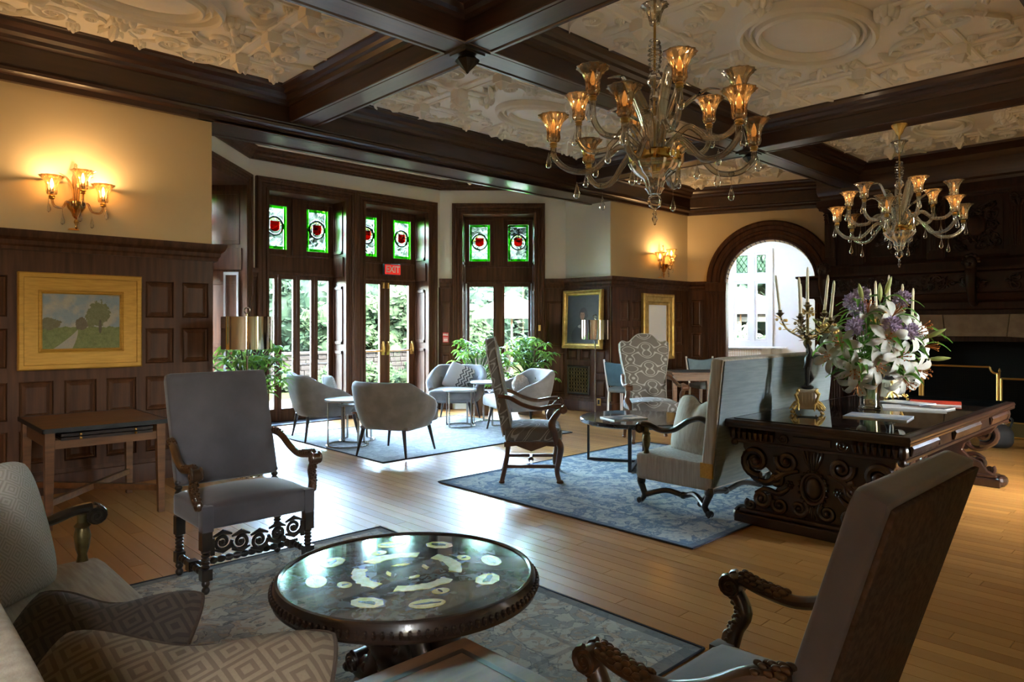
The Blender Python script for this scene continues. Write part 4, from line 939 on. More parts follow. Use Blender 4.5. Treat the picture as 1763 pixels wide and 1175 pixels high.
# ================================================================== SCONCES
def sconce(x, label, y=None, rz=0.0):
    t = thing('wall_sconce', label, 'sconce', (x, W if y is None else y, 2.28), rz, 'glass wall sconces')
    m = MB(); m.lathe([(.0,.02),(.04,.015),(.05,0)], 20); m.T = Matrix.Translation((0,-.012,.22)) @ Matrix.Rotation(R(90), 4, 'X'); m.lathe([(.06,.0),(.06,.012),(.04,.02)], 20); m.T = None
    m.v = [p for p in m.v]; m.build('back_plate', MT['brass'], t)
    m = MB(); m.lathe([(0,.085),(.018,.10),(.028,.115),(.034,.14),(.052,.17),(.068,.195),(.070,.235),(.060,.24),(.03,.225)], 32, (0,-.09,0), flute=.06, nf=12); m.build('bowl', MT['glass_gold'], t)
    m = MB(); m.lathe([(0,.0),(.010,.012),(.007,.03),(.012,.045),(.020,.065),(.012,.085)], 16, (0,-.09,0)); m.build('finial', MT['glass_gold'], t)
    m = MB(); m.lathe([(.016,.23),(.018,.32),(.026,.40),(.030,.45),(.022,.475),(.026,.50),(.018,.53),(.012,.55),(.014,.565),(0,.58)], 20, (0,-.07,0), flute=.05, nf=8); m.build('spire', MT['glass_cup'], t)
    for sg in (-1, 1):
        P = smoothpath([(sg*.02,-.08,.23), (sg*.03,-.08,.36), (sg*.07,-.08,.44), (sg*.13,-.09,.475)], 5); m = MB(); m.tube(P, [.006+.018*sin(PI*k/(len(P)-1)) for k in range(len(P))], 8, flat=.35); m.build('glass_leaf', MT['glass_cup'], t)
    for k, (ax, ay, az) in enumerate(((-.19,-.14,.27),(.02,-.23,.33),(.20,-.12,.25))):
        b = Vector((ax*.15, -.09+ay*.1, .20)); e = Vector((ax, ay, az)); mid = (b+e)/2
        P = smoothpath([b, b+Vector((ax*.25,(ay+.09)*.3,.03)), mid+Vector((0,0,-.06)), e+Vector((-ax*.1,0,-.09)), e+Vector((0,0,-.03))], 5)
        m = MB(); m.tube(P, .010, 8); a = m.build('arm', MT['glass_cup'], t)
        m = MB(); drop(m, (mid.x, mid.y, mid.z-.06), .12); m.build('drop', MT['glass_clear'], a); m = MB(); drop(m, (e.x*1.12, e.y, e.z-.01), .10); m.build('drop', MT['glass_clear'], a)
        cup_set(t, tuple(e), True, 'bulb_white', SCONCE_W)
    return t
SCONCE_W = 3.1
sconce(1.459, 'lit three-arm amber glass sconce above the landscape painting'); sconce(-2.2, 'added amber glass sconce, unseen fill on the end wall behind the sofa', 2.6, PI/2); sconce(-1.05, 'added amber glass sconce, unseen fill on the painting wall nearest the end wall'); sconce(10.40, 'lit amber glass sconce above the gilt mirror by the arch')  # the second and third sconces are out of view, added as warm fill

# ================================================================== FLOOR LAMPS
def floor_lamp(loc, label):
    t = thing('floor_lamp', label, 'floor lamp', loc, 0, 'mirrored drum floor lamps')
    m = MB(); m.lathe([(.15,0),(.15,.012),(.145,.02),(.02,.026),(.012,.04)], 32); m.build('base', MT['chrome'], t)
    m = MB(); m.lathe([(.0095,.03),(.0095,1.12),(.013,1.13),(.013,1.16),(.007,1.17),(.007,1.56)], 12); m.build('pole', MT['nickel'], t)
    m = MB(); m.lathe([(.233,1.22),(.233,1.53),(.229,1.53),(.229,1.22),(.233,1.22)], 56); sh = m.build('lamp_shade', MT['chrome'], t)
    m = MB()
    for a in range(3): m.tube([(0,0,1.50), (.229*cos(a*2.1), .229*sin(a*2.1), 1.52)], .003, 5)
    m.build('spider', MT['nickel'], sh)
    m = MB(); m.tube([(.028*cos(a*PI/10), 0, 1.59+.028*sin(a*PI/10)) for a in range(20)], .006, 8, closed=True); o = m.build('ring_finial', MT['nickel'], t); o.rotation_euler = (0, 0, R(-44))
floor_lamp((2.80, 6.60, 0), 'floor lamp with mirrored drum shade beside the leafy plant, behind the grey armchair')
floor_lamp((8.765, 7.20, 0), 'floor lamp with mirrored drum shade standing before the portrait')

# ================================================================== PICTURES, SIGNS, REGISTER
def frame_pic(name, label, cat, loc, rz, w_, h_, fw_, mt, canvas, prof, child, tiltx=0.0):
    t = thing(name, label, cat, loc, rz); t.rotation_euler = (tiltx, 0, rz)
    m = MB(); a, b = w_/2, h_/2; m.sweep([(-a, 0, -b), (-a, 0, b), (a, 0, b), (a, 0, -b)], prof, nrm=(0,-1,0), closed=True); m.build('frame', MT[mt], t, fix=True, angle=25)
    m = MB(); i_ = prof[0][0]; m.box(-a-.002, a+.002, -.016, -.004, -b-.002, b+.002); m.build(child, MT[canvas], t, smooth=False); return t
q = .16
frame_pic('landscape_painting', 'landscape painting with meadow and trees in a broad flat gilt frame', 'painting', (1.512, W-.034, 1.482), 0, .614, .497, q, 'gilt_flat', 'landscape',
  [(-.012,.0),(-.012,.022),(0,.030),(.012,.024),(.02,.030),(.12,.048),(.125,.056),(.155,.060),(.165,.05),(.165,0)], 'canvas')
frame_pic('portrait_painting', 'dark oil portrait of a curly-haired sitter in a gilt frame above the register', 'painting', (8.955, 7.61, 1.545), R(-88.8), .68, .82, q, 'gilt', 'portrait',
  [(-.008,.0),(-.008,.016),(.01,.028),(.03,.03),(.04,.048),(.06,.062),(.078,.055),(.085,.03),(.085,0)], 'canvas', tiltx=R(-2))
frame_pic('gilt_mirror', 'tall mirror in a stepped gilt frame under the far sconce', 'mirror', (10.27, W-.034, 1.42), 0, .56, .78, q, 'gilt', 'mirror',
  [(-.01,.0),(-.01,.020),(.03,.03),(.045,.048),(.12,.052),(.14,.066),(.165,.07),(.185,.05),(.185,0)], 'looking_glass')
def lettering(txt, size, par, loc, mt, rot, name='lettering', ext=.001, sx=1.0):
    c = bpy.data.curves.new(name, 'FONT'); c.body = txt; c.size = size; c.extrude = ext; c.align_x = 'CENTER'; c.align_y = 'CENTER'; c.offset = size*.02
    o = bpy.data.objects.new(name, c); COL.objects.link(o); o.parent = par; o.location = loc; o.rotation_euler = rot; o.scale = (sx, 1, 1); c.materials.append(MT[mt])
    bpy.context.view_layer.update(); me = bpy.data.meshes.new_from_object(o.evaluated_get(bpy.context.evaluated_depsgraph_get())); me.name = name
    bpy.data.objects.remove(o); o = bpy.data.objects.new(name, me); COL.objects.link(o); o.parent = par; o.location = loc; o.rotation_euler = rot; o.scale = (sx, 1, 1)
    if not me.materials: me.materials.append(MT[mt])
    return o
ex = thing('exit_sign', 'red illuminated EXIT sign on the rail above the glass doors', 'exit sign', (6.585, 9.55+.20, 2.37))
m = MB(); m.box(-.165, .165, -.02, .03, -.092, .092); m.build('housing', MT['black'], ex, smooth=False, bevel=.006)
m = MB(); m.box(-.152, .152, -.026, -.019, -.08, .08); m.build('face', MT['red_sign'], ex, smooth=False)
lettering('EXIT', .155, ex, (0, -.028, 0), 'white_paint', (R(90), 0, 0), sx=.86)
rzR, _ = wall_frame(*WP['R']); pf = along(*WP['R'], .105)
fa = thing('fire_alarm_sign', 'small red and white FIRE pull station on the panelled strip', 'fire alarm', (pf[0]-.0-cos(PI/4)*.03, pf[1]-sin(PI/4)*.035, 1.236), rzR)
m = MB(); m.box(-.05, .05, -.03, .0, -.085, .085); m.build('housing', MT['red_paint'], fa, smooth=False, bevel=.004)
lettering('FIRE', .048, fa, (0, -.0315, .045), 'white_paint', (R(90), 0, 0))
m = MB(); m.box(-.04, .04, -.033, -.029, -.015, -.005); m.box(-.04, .04, -.033, -.029, -.07, -.062); m.box(-.036, .036, -.036, -.029, -.052, -.028); m.build('pull_bar', MT['white_paint'], fa, smooth=False)
rzP, _ = wall_frame(*WP['pr']); pv = along(*WP['pr'], .32)
vg = thing('wall_register', 'ornamental iron warm-air register set low in the panelled pier', 'vent', (pv[0]-.035, pv[1], .52), rzP)
m = MB(); m.sweep([(-.21,0,-.21),(-.21,0,.21),(.21,0,.21),(.21,0,-.21)], [(0,0),(0,.012),(.02,.018),(.035,.006),(.035,0)], nrm=(0,-1,0), closed=True); m.build('frame', MT['iron'], vg, fix=True)
m = MB(); m.box(-.21, .21, -.002, .002, -.21, .21); m.build('duct', MT['soot'], vg, smooth=False)
m = MB()
for i in range(7):
    for j in range(7):
        cx, cz = -.18+i*.06, -.18+j*.06
        m.tube([(cx+.022*cos(a*PI/4), -.008, cz+.022*sin(a*PI/4)) for a in range(8)], .004, 4, closed=True)
    m.box(-.212+i*.06, -.208+i*.06, -.011, -.005, -.21, .21); m.box(-.21, .21, -.011, -.005, -.212+i*.06, -.208+i*.06)
m.build('grille', MT['bronze'], vg)
po = along(*WP['pr'], .775)
ou = thing('power_outlet', 'small brass power outlet low on the pier', 'outlet', (po[0]-.06, po[1], .185), rzP)
m = MB(); m.box(-.04, .04, -.008, 0, -.06, .06); m.build('plate', MT['brass'], ou, smooth=False, bevel=.003); m = MB(); m.box(-.018, .018, -.012, -.006, -.035, .035); m.build('socket', MT['black'], ou, smooth=False)
# ================================================================== RUGS
def rug(name, label, i, mt, fringe=None, rz=0.0, zoff=0.0):
    (cx, cy), (hx, hy) = RUGS[i]; t = thing(name, label, 'rug', (cx, cy, zoff), rz)
    m = MB(); nx, ny = 40, 30; rg = random.Random(i)
    ph = [rg.random()*6 for _ in range(4)]
    def top(u, v):
        x_, y_ = lerp(-hx, hx, u), lerp(-hy, hy, v); ed = min(u, 1-u, v, 1-v)
        return (x_+.006*sin(y_*5+ph[0])*(ed < .02), y_+.006*sin(x_*4+ph[1])*(ed < .02), .010+.002*sin(x_*2.3+ph[2])*sin(y_*3.1+ph[3]) + (.0 if ed > 0 else -.003))
    m.grid(top, nx, ny); n0 = len(m.v); m.add([(-hx,-hy,.0005),(hx,-hy,.0005),(hx,hy,.0005),(-hx,hy,.0005)], [(0,3,2,1)])
    for a, b in (((-hx,-hy),(hx,-hy)),((hx,-hy),(hx,hy)),((hx,hy),(-hx,hy)),((-hx,hy),(-hx,-hy))):
        m.add([(*a,.0005),(*b,.0005),(*b,.008),(*a,.008)], [(0,1,2,3)])
    m.build('pile', MT[mt], t)
    m = MB()
    for a, b in (((-hx,-hy),(hx,-hy)),((hx,-hy),(hx,hy)),((hx,hy),(-hx,hy)),((-hx,hy),(-hx,-hy))): m.tube([(*a,.007),(*b,.007)], .006, 6)
    m.build('bound_edge', MT['rug_edge'], t)
    if fringe:
        m = MB(); k = int(2*hx/.02)
        for j in range(k): x_ = -hx+.01+j*2*hx/k; m.tube([(x_, hy, .005), (x_+rg.uniform(-.006,.006), hy+.022, .003)], .0035, 4)
        tag(m.build('fringe', MT['rug_fringe'], t), kind='stuff')
    return t
mat('rug_edge', (.035,.042,.06), .9); mat('rug_fringe', (.10,.085,.06), .95)
rug('area_rug', 'worn grey and beige floral rug under the round painted table', 0, 'rug_grey', fringe=True)
rug('area_rug', 'blue and cream floral rug under the settee and dark coffee table', 1, 'rug_blue')
rug('area_rug', 'pale grey rug under the four tub chairs in the bay', 2, 'rug_pale')

# ================================================================== PILLOWS
def pillow(name, label, loc, rot, S, T, mt, chop=0.0, pipe=None, group=None, corner=.07, sag=0.0, cw=.26):
    n = 25; m = MB()
    def sh(x_, z_, sg):
        a = max(0, 1-x_*x_); b = max(0, 1-z_*z_); th = T*(a**.42)*(b**.42)*.5
        X = x_*S/2*(1-corner*b); Z = z_*S/2*(1-corner*a)
        k_ = 1-.13*(abs(x_)*abs(z_))**3; X *= k_; Z *= k_
        if chop and z_ > -.2: d = math.exp(-(x_/cw)**2)*max(0, z_)**1.3*chop*S; Z -= d
        th *= 1-.35*math.exp(-(x_/(cw*.8))**2)*max(0, z_)*(1 if chop else 0)
        return (X, sg*th + sag*(x_*x_)*S*.2, Z)
    for sg in (-1, 1): m.grid(lambda u, v: sh(2*u-1, 2*v-1, sg), n, n)
    o = m.build(name, MT[mt], None, fix=True, angle=80); o.location = loc; o.rotation_euler = rot; tag(o, label, 'pillow', group)
    if pipe:
        e = [sh(-1+2*i/24, -1, 1) for i in range(24)] + [sh(1, -1+2*i/24, 1) for i in range(24)] + [sh(1-2*i/24, 1, 1) for i in range(24)] + [sh(-1, 1-2*i/24, 1) for i in range(24)]
        q = MB(); q.tube(e, .0055, 6, closed=True); q.build('piping', MT[pipe], o)
    return o
mat('pipe_dark', (.05,.045,.04), .8); mat('pipe_brown', (.06,.04,.028), .9)

# ================================================================== GREY VELVET ARMCHAIRS (face local -y)
BAL = [(.024,.0),(.024,.02),(.017,.03),(.026,.05),(.017,.065)]
def turned(m, x_, y_, z0, z1, r=.024, beads=5):
    pr = []; n = beads*6
    for i in range(n+1): q = i/n; pr.append((r*(.62+.38*abs(sin(q*PI*beads))), z0+(z1-z0)*q))
    m.lathe(pr, 12, (x_, y_, 0))
def acanthus(m, P, r, k=9, rad=.022):          # overlapping carved leaf tips over the top of a curved member
    P = [Vector(p) for p in P]; n = len(P)
    for i in range(k):
        f = (n-1)*i/(k-1); j = min(n-2, int(f)); q = P[j].lerp(P[j+1], f-j); s = r*(1-.25*i/k); t_ = (P[j+1]-P[j]).normalized(); x_ = Vector((1,0,0)); u_ = x_.cross(t_).normalized()
        if u_.z < 0 and abs(u_.z) > abs(u_.y): u_ = -u_
        if abs(u_.y) > abs(u_.z) and u_.y > 0: u_ = -u_
        for an in ((-62, 0, 62) if i % 2 else (-30, 30)):
            c = q + (x_*sin(R(an)) + u_*cos(R(an)))*rad; m.sph(c, (s*.48, s*.85, s*.55), 7, 5)
def volute(m, c, r, w_, turns=1.6, a0=PI/2, sg=1, plane='yz'):
    for side in (-1, 1):
        p = [((c[0]+side*w_, c[1]+a, c[2]+b) if plane == 'yz' else (c[0]+a, c[1]+side*w_, c[2]+b)) for a, b in spiral(0, 0, r, r*.12, a0, turns, 20, sg)]
        m.tube(p, [r*.24*(1-.5*i/19) for i in range(20)], 6)
    a = Vector((c[0]-w_, c[1], c[2])) if plane == 'yz' else Vector((c[0], c[1]-w_, c[2])); b = Vector((c[0]+w_, c[1], c[2])) if plane == 'yz' else Vector((c[0], c[1]+w_, c[2]))
    m.tube([a, b], r*.9, 14)
def grey_chair(loc, rz, label, rear='velvet'):
    t = thing('armchair', label, 'armchair', loc, rz, 'grey velvet armchairs facing across the rug'); V = MT['velvet']; D = MT['wood_black']
    m = MB(); m.rbox((0, 0, .405), (.64, .47, .13), .022, 13, top=.05); m.build('seat', V, t)
    for sx in (-1, 1):
        m = MB(); m.rbox((sx*.292, -.212, .402), (.062, .062, .14), .006, 5); m.build('corner_block', V, t)
    Tm = Matrix.Translation((0, .225, .50)) @ Matrix.Rotation(R(-17), 4, 'X')
    m = MB(); m.T = Tm; m.rbox((0, .0, .335), (.61, .075, .67), .020, 13, front=.012); m.build('backrest', V, t)
    m = MB(); m.T = Tm; m.rbox((0, .040, .335), (.580, .014, .640), .005, 13, front=.014); m.build('back_cover', MT[rear], t)
    for sx in (-1, 1):
        P = smoothpath([(sx*.315,.275,.755),(sx*.325,.20,.74),(sx*.335,.10,.68),(sx*.342,.0,.645),(sx*.345,-.10,.650),(sx*.345,-.175,.668)], 5)
        m = MB(); m.tube(P, .023, 10, flat=.85)
        volute(m, (sx*.345, -.205, .640), .036, .026, a0=PI/2, sg=1)
        acanthus(m, P[-9:], .019, 13); acanthus(m, P[:5], .017, 6)
        m.build('arm', MT['wood_arm'], t)
        Q = smoothpath([(sx*.343,-.195,.625),(sx*.343,-.165,.565),(sx*.338,-.19,.51),(sx*.325,-.20,.455)], 4)
        m = MB(); m.tube(Q, .024, 10); acanthus(m, Q, .017, 14, .021); m.sph((sx*.33,-.215,.475),(.02,.02,.03),8,6); m.build('arm_post', MT['wood_arm'], t)
        m = MB(); m.box(sx*.295-.027, sx*.295+.027, -.239, -.185, .235, .335); turned(m, sx*.295, -.212, .135, .235); m.box(sx*.295-.027, sx*.295+.027, -.239, -.185, .075, .135); turned(m, sx*.295, -.212, 0, .075, .022, 2); m.build('leg', D, t)
        m = MB(); m.box(sx*.295-.025, sx*.295+.025, .165, .215, .235, .34); turned(m, sx*.295, .19, .135, .235); m.box(sx*.295-.025, sx*.295+.025, .165, .215, .075, .135); turned(m, sx*.295, .19, 0, .075, .022, 2); m.build('leg', D, t); m = MB(); turned(m, sx*.29, .22, .45, .54, .022, 3); m.build('back_post', D, t)
        m = MB(); m.T = Matrix.Translation((sx*.295, -.19, .105)) @ Matrix.Rotation(R(-90), 4, 'X'); turned(m, 0, 0, 0, .36, .021, 8); m.T = None; m.box(sx*.295-.026, sx*.295+.026, -.035, .02, .078, .132); m.build('stretcher', D, t)
    m = MB(); m.T = Matrix.Translation((-.29, -.01, .105)) @ Matrix.Rotation(R(90), 4, 'Y'); turned(m, 0, 0, 0, .58, .021, 13); m.build('stretcher', D, t)
    m = MB()                                   # pierced carved front stretcher
    for i, cx in enumerate((-.205, -.105, 0, .105, .205)):
        zc = .245+.016*cos(i*PI/2); m.tube([(cx+a, -.212, zc+b) for a, b in spiral(0, 0, .052, .010, PI*i, 1.6, 22, 1 if i % 2 else -1)], .0105, 6)
        m.tube([(cx-.05, -.212, zc+.035), (cx, -.218, zc+.055), (cx+.05, -.212, zc+.035)], [.006,.014,.006], 6); m.tube([(cx-.05, -.212, zc-.035), (cx, -.218, zc-.05), (cx+.05, -.212, zc-.035)], [.006,.013,.006], 6)
        m.sph((cx, -.215, zc), .014, 8, 6)
    m.box(-.27, -.25, -.222, -.202, .20, .29); m.box(.25, .27, -.222, -.202, .20, .29); m.build('carved_stretcher', D, t)
    return t
mat('wood_arm', (.030,.013,.006), .30, c2=(.085,.038,.014), nscale=7, coat=.4, coatr=.15)
ch = grey_chair((1.69, 4.03, .012), 0, 'grey velvet high-back armchair with carved arms, before the small oak table')
ch2 = grey_chair((1.655, .885, .0), PI, 'grey velvet armchair seen from behind with brown back, beside the camera', 'velvet_brown')

# ================================================================== SMALL OAK TABLE BY THE WALL
tb = thing('draw_leaf_table', 'small oak draw-leaf table with black edges under the landscape painting', 'table', (1.41, 6.22, 0)); T_ = MT['wood_table']
m = MB(); m.box(-.41, .41, -.47, .47, .695, .72); m.build('table_top', T_, tb, smooth=False, bevel=.003)
m = MB(); m.box(-.415, .415, -.475, -.468, .69, .722); m.box(-.415, .415, .468, .475, .69, .722); m.box(-.416, -.409, -.475, .475, .69, .722); m.box(.409, .416, -.475, .475, .69, .722); m.build('black_edge', MT['black'], tb, smooth=False)
for z in (.667, .640): m = MB(); m.box(-.30, .30, -.462, .462, z-.01, z+.010); lf = m.build('draw_leaf', MT['wood_leg'], tb, smooth=False); m = MB(); [m.sph((q, -.468, z), .010, 8, 6) for q in (-.18, .18)]; m.build('knob', MT['brass'], lf)
m = MB(); m.box(-.37, .37, -.43, -.41, .57, .632); m.box(-.37, .37, .41, .43, .57, .632); m.box(-.37, -.35, -.43, .43, .57, .692); m.box(.35, .37, -.43, .43, .57, .692); m.build('apron', T_, tb, smooth=False)
for a in (-1, 1):
    for b in (-1, 1): m = MB(); m.taper((a*.37, b*.42, 0), (.022, .022), (a*.365, b*.415, .69), (.032, .032)); m.build('leg', T_, tb, smooth=False, bevel=.003)
m = MB(); m.bar((-.36,-.41,.19), (.36,.41,.19), .035, .045); m.bar((.36,-.41,.19), (-.36,.41,.19), .035, .045); m.build('cross_stretcher', T_, tb, smooth=False)

# ================================================================== ROUND PAINTED TABLE
rt = thing('round_table', 'round low table with dark painted top and yellow cartouches', 'coffee table', (1.57, 2.22, .012)); RR = .49; TZ = .49
m = MB(); m.lathe([(0,TZ-.012),(RR-.02,TZ-.012),(RR-.02,TZ),(0,TZ)], 72); m.build('painted_top', MT['table_paint'], rt)
m = MB(); m.lathe([(RR-.021,TZ-.03),(RR-.021,TZ+.003),(RR-.014,TZ+.008),(RR-.004,TZ+.006),(RR,TZ),(RR+.006,TZ-.015),(RR+.012,TZ-.045),(RR+.008,TZ-.060),(RR-.03,TZ-.066),(RR-.09,TZ-.068),(0,TZ-.068)], 96); m.build('rim', MT['table_edge'], rt)
m = MB()
for i in range(110):
    a = 2*PI*i/110; c, s = cos(a), sin(a); m.sph(((RR+.011)*c, (RR+.011)*s, TZ-.030), (.0085, .0085, .015), 6, 5)
m.build('carved_border', MT['table_edge'], rt)
def plate(poly, mt, par, name, z=TZ+.0012, h=.0012):
    q = MB(); q.prism(poly, z-h, z); return q.build(name, MT[mt], par, smooth=False, fix=True)
def oval(cx, cy, a, b, rot, n=24, rag=0.0, rg=random.Random(2)):
    o = []
    for i in range(n):
        q = 2*PI*i/n; k = 1+rag*rg.uniform(-1, 1); x_, y_ = a*k*cos(q), b*k*sin(q); o.append((cx+x_*cos(rot)-y_*sin(rot), cy+x_*sin(rot)+y_*cos(rot)))
    return o
OFF = R(30)
for i in range(4):
    a = OFF+i*PI/2; c, s = cos(a), sin(a)
    p = plate(oval(.325*c, .325*s, .062, .046, a+PI/2, 8), 'inlay', rt, 'cartouche'); plate(oval(.325*c, .325*s, .034, .014, a+PI/2, 9, .5), 'inlay_dark', p, 'figure', TZ+.002)
    a += R(36); c, s = cos(a), sin(a)
    p = plate(oval(.34*c, .34*s, .064, .038, a+PI/2, 24), 'inlay', rt, 'cartouche'); plate(oval(.34*c, .34*s, .040, .010, a+PI/2, 11, .5), 'inlay_dark', p, 'figure', TZ+.002)
    a += R(16); c, s = cos(a), sin(a)
    p = plate(oval(.255*c, .255*s, .034, .026, a+PI/2, 20), 'inlay', rt, 'cartouche'); plate(oval(.255*c, .255*s, .015, .006, a, 7, .4), 'inlay_dark', p, 'figure', TZ+.002)
    a = OFF+R(45)+i*PI/2; rg = random.Random(i); arc = []
    for k in range(15): q = a-R(34)+R(68)*k/14; arc.append(((.205+rg.uniform(0,.012))*cos(q), (.205+rg.uniform(0,.012))*sin(q)))
    for k in range(14, -1, -1): q = a-R(34)+R(68)*k/14; arc.append(((.162+rg.uniform(-.010,.0))*cos(q), (.162+rg.uniform(-.010,0))*sin(q)))
    plate(arc, 'inlay', rt, 'scroll_band'); plate(oval(.075*cos(a), .075*sin(a), .030, .012, a+1.5, 11, .35), 'inlay', rt, 'ornament')
for i in range(3):                            # carved dolphin-like scroll feet
    a = R(215)+i*2*PI/3; m = MB(); m.T = Matrix.Rotation(a, 4, 'Z')
    P = smoothpath([(.30,0,.03),(.20,0,.05),(.13,0,.14),(.16,0,.25),(.24,0,.33),(.22,0,.41)], 5); m.tube(P, [.045+.02*sin(i_/(len(P)-1)*PI) for i_ in range(len(P))], 10)
    volute(m, (.30, 0, .055), .045, .045, plane='xz'); volute(m, (.25, 0, .36), .055, .05, plane='xz', sg=-1)
    for k, p in enumerate(P[::3]): m.sph((p.x+.03, p.y+.04*(-1)**k, p.z), .022, 7, 5); m.sph((p.x+.03, p.y-.04*(-1)**k, p.z+.01), .02, 7, 5)
    m.build('carved_foot', MT['wood_carved'], rt)
m = MB(); m.lathe([(.05,.42),(.09,.40),(.06,.34),(.05,.28),(.09,.20),(.11,.14),(.07,.10),(.04,.07),(0,.06)], 24); m.build('pedestal', MT['wood_carved'], rt)

# ================================================================== LINEN SETTEE AND SOFA (face local -y)
def settee(loc, rz, label, L_, BH, mt_seat, mt_front, mt_back, group, SH=.415):
    t = thing('settee', label, 'sofa', loc, rz, group); D = MT['wood_black']; h = L_/2
    m = MB(); m.rbox((0, -.03, SH-.11), (L_, .66, .22), .035, 15, top=.035); m.build('seat', MT[mt_seat], t)
    Tm = Matrix.Translation((0, .27, .22)) @ Matrix.Rotation(R(-6), 4, 'X')
    m = MB(); m.T = Tm; m.rbox((0, 0, (BH-.22)/2), (L_, .11, BH-.22), .026, 15); m.build('backrest', MT[mt_front], t)
    m = MB(); m.T = Tm; m.rbox((0, .052, (BH-.22)/2), (L_-.03, .016, BH-.25), .006, 7); m.build('back_cover', MT[mt_back], t)
    for sx in (-1, 1):
        X = sx*(h-.045)
        P = smoothpath([(X,.27,.71),(X,.20,.73),(X,.10,.70),(X,-.02,.625),(X,-.14,.605),(X,-.25,.635),(X,-.315,.64)], 5); m = MB(); m.tube(P, [.030]*len(P), 10, flat=.75); volute(m, (X, -.33, .603), .042, .03, a0=PI/2, sg=1); m.build('arm', D, t)
        m = MB(); m.lathe([(.022,.37),(.024,.41),(.018,.44),(.026,.465),(.034,.52),(.026,.555),(.034,.565),(.020,.58),(.022,.615)], 14, (X, -.28, 0)); m.build('arm_post', MT['bronze'], t)
        for py, rear in ((-.31, False), (.26, True)):
            s_ = -1 if not rear else 1
            P = smoothpath([(X,py,.24),(X,py+s_*.03,.19),(X,py+s_*.008,.13),(X,py-s_*.012,.07),(X,py+s_*.02,.025)], 5); m = MB(); m.tube(P, [.032-.012*i/(len(P)-1) for i in range(len(P))], 10); volute(m, (X, py+s_*.025, .026), .024, .022, a0=-PI/2, sg=s_); m.sph((X, py+s_*.02, .185), (.036,.036,.04), 10, 7); m.build('leg', D, t)
        P = smoothpath([(X,-.28,.075),(X*.93,-.14,.12),(X*.90,.0,.10),(X*.93,.12,.13),(X,.24,.08)], 5); m = MB(); m.tube(P, .022, 8); m.sph(P[len(P)//2], .03, 8, 6); m.build('stretcher', D, t)
    for k in range(1, int(round(L_/.95))):
        X = -h+L_*k/round(L_/.95)
        for py, s_ in ((-.31, -1), (.26, 1)):
            P = smoothpath([(X,py,.24),(X,py+s_*.03,.19),(X,py+s_*.008,.13),(X,py-s_*.012,.07),(X,py+s_*.02,.025)], 5); m = MB(); m.tube(P, [.030-.012*i/(len(P)-1) for i in range(len(P))], 10); volute(m, (X, py+s_*.025, .026), .024, .022, a0=-PI/2, sg=s_); m.build('leg', D, t)
    n = int(round(L_/.95))
    for k in range(n):
        a, b = -h+.05+k*(L_-.1)/n, -h+.05+(k+1)*(L_-.1)/n; P = smoothpath([(a,.20,.08),(lerp(a,b,.25),.17,.13),(lerp(a,b,.5),.15,.10),(lerp(a,b,.75),.17,.13),(b,.20,.08)], 5); m = MB(); m.tube(P, .021, 8); m.sph(P[len(P)//2], .03, 8, 6); m.build('stretcher', D, t)
    m = MB(); X = h-.012; m.box(X, h+.004, .235, .335, .30, .41); m.build('worn_corner', MT['gilt_flat'], t, smooth=False)
    return t
settee((5.62, 3.02, .012), PI, 'pale linen settee with high grey back standing against the carved desk', 2.0, 1.20, 'linen', 'linen', 'linen_grey', 'linen sofas')
settee((.47, 2.19, .012), R(90), 'pale linen sofa with scrolled black arms in the lower left corner', 2.68, 1.05, 'linen_x', 'linen', 'linen', 'linen sofas')
pillow('throw_pillow', 'cream linen pillow with dark piping, front one on the settee', (4.93, 3.0, .64), (R(-14), R(3), R(-104)), .50, .20, 'linen', chop=.10, pipe='pipe_dark')
pillow('throw_pillow', 'cream linen pillow half hidden between the front pillow and settee back', (5.20, 2.98, .645), (R(-12), R(-4), R(-140)), .50, .18, 'linen', chop=.1, pipe='pipe_dark')
pillow('throw_pillow', 'pale lattice-woven pillow with chopped top leaning in the far sofa corner', (.37, 3.13, .67), (R(-16), R(0), R(42)), .56, .22, 'diamond_light', chop=.16)
pillow('throw_pillow', 'large pale woven pillow cut off by the lower left edge', (.12, 1.62, .70), (R(-14), R(-6), R(72)), .60, .22, 'diamond_light', chop=.05)
pillow('throw_pillow', 'dark brown lattice pillow lying behind the tan pillow on the sofa', (.43, 2.02, .57), (R(-55), R(0), R(-44)), .52, .17, 'diamond_dark', chop=.09, cw=.5, pipe='pipe_brown')
pillow('throw_pillow', 'tan diamond-patterned pillow nearest the wooden end table', (.39, 1.38, .63), (R(-58), R(0), R(-44)), .66, .22, 'diamond_brown', chop=.08, cw=.6, pipe='pipe_brown')
et = thing('end_table', 'worn brown wooden end table at the bottom edge', 'end table', (1.15, 1.43, 0)); m = MB(); m.box(-.29, .29, -.29, .29, .425, .45); m.build('table_top', MT['wood_end'], et, smooth=False, bevel=.006)
m = MB(); m.sweep([(-.23,-.23,.4503),(.23,-.23,.4503),(.23,.23,.4503),(-.23,.23,.4503)], [(0,0),(.02,0),(.02,.0006),(0,.0006)], closed=True); m.build('inlay_line', MT['wood_leg'], et, smooth=False)
m = MB(); m.box(-.26, .26, -.26, .26, .35, .425); m.build('apron', MT['wood_end'], et, smooth=False)
for a in (-1, 1):
    for b in (-1, 1): m = MB(); m.taper((a*.245, b*.245, .012), (.016, .016), (a*.24, b*.24, .4), (.025, .025)); m.build('leg', MT['wood_end'], et, smooth=False)

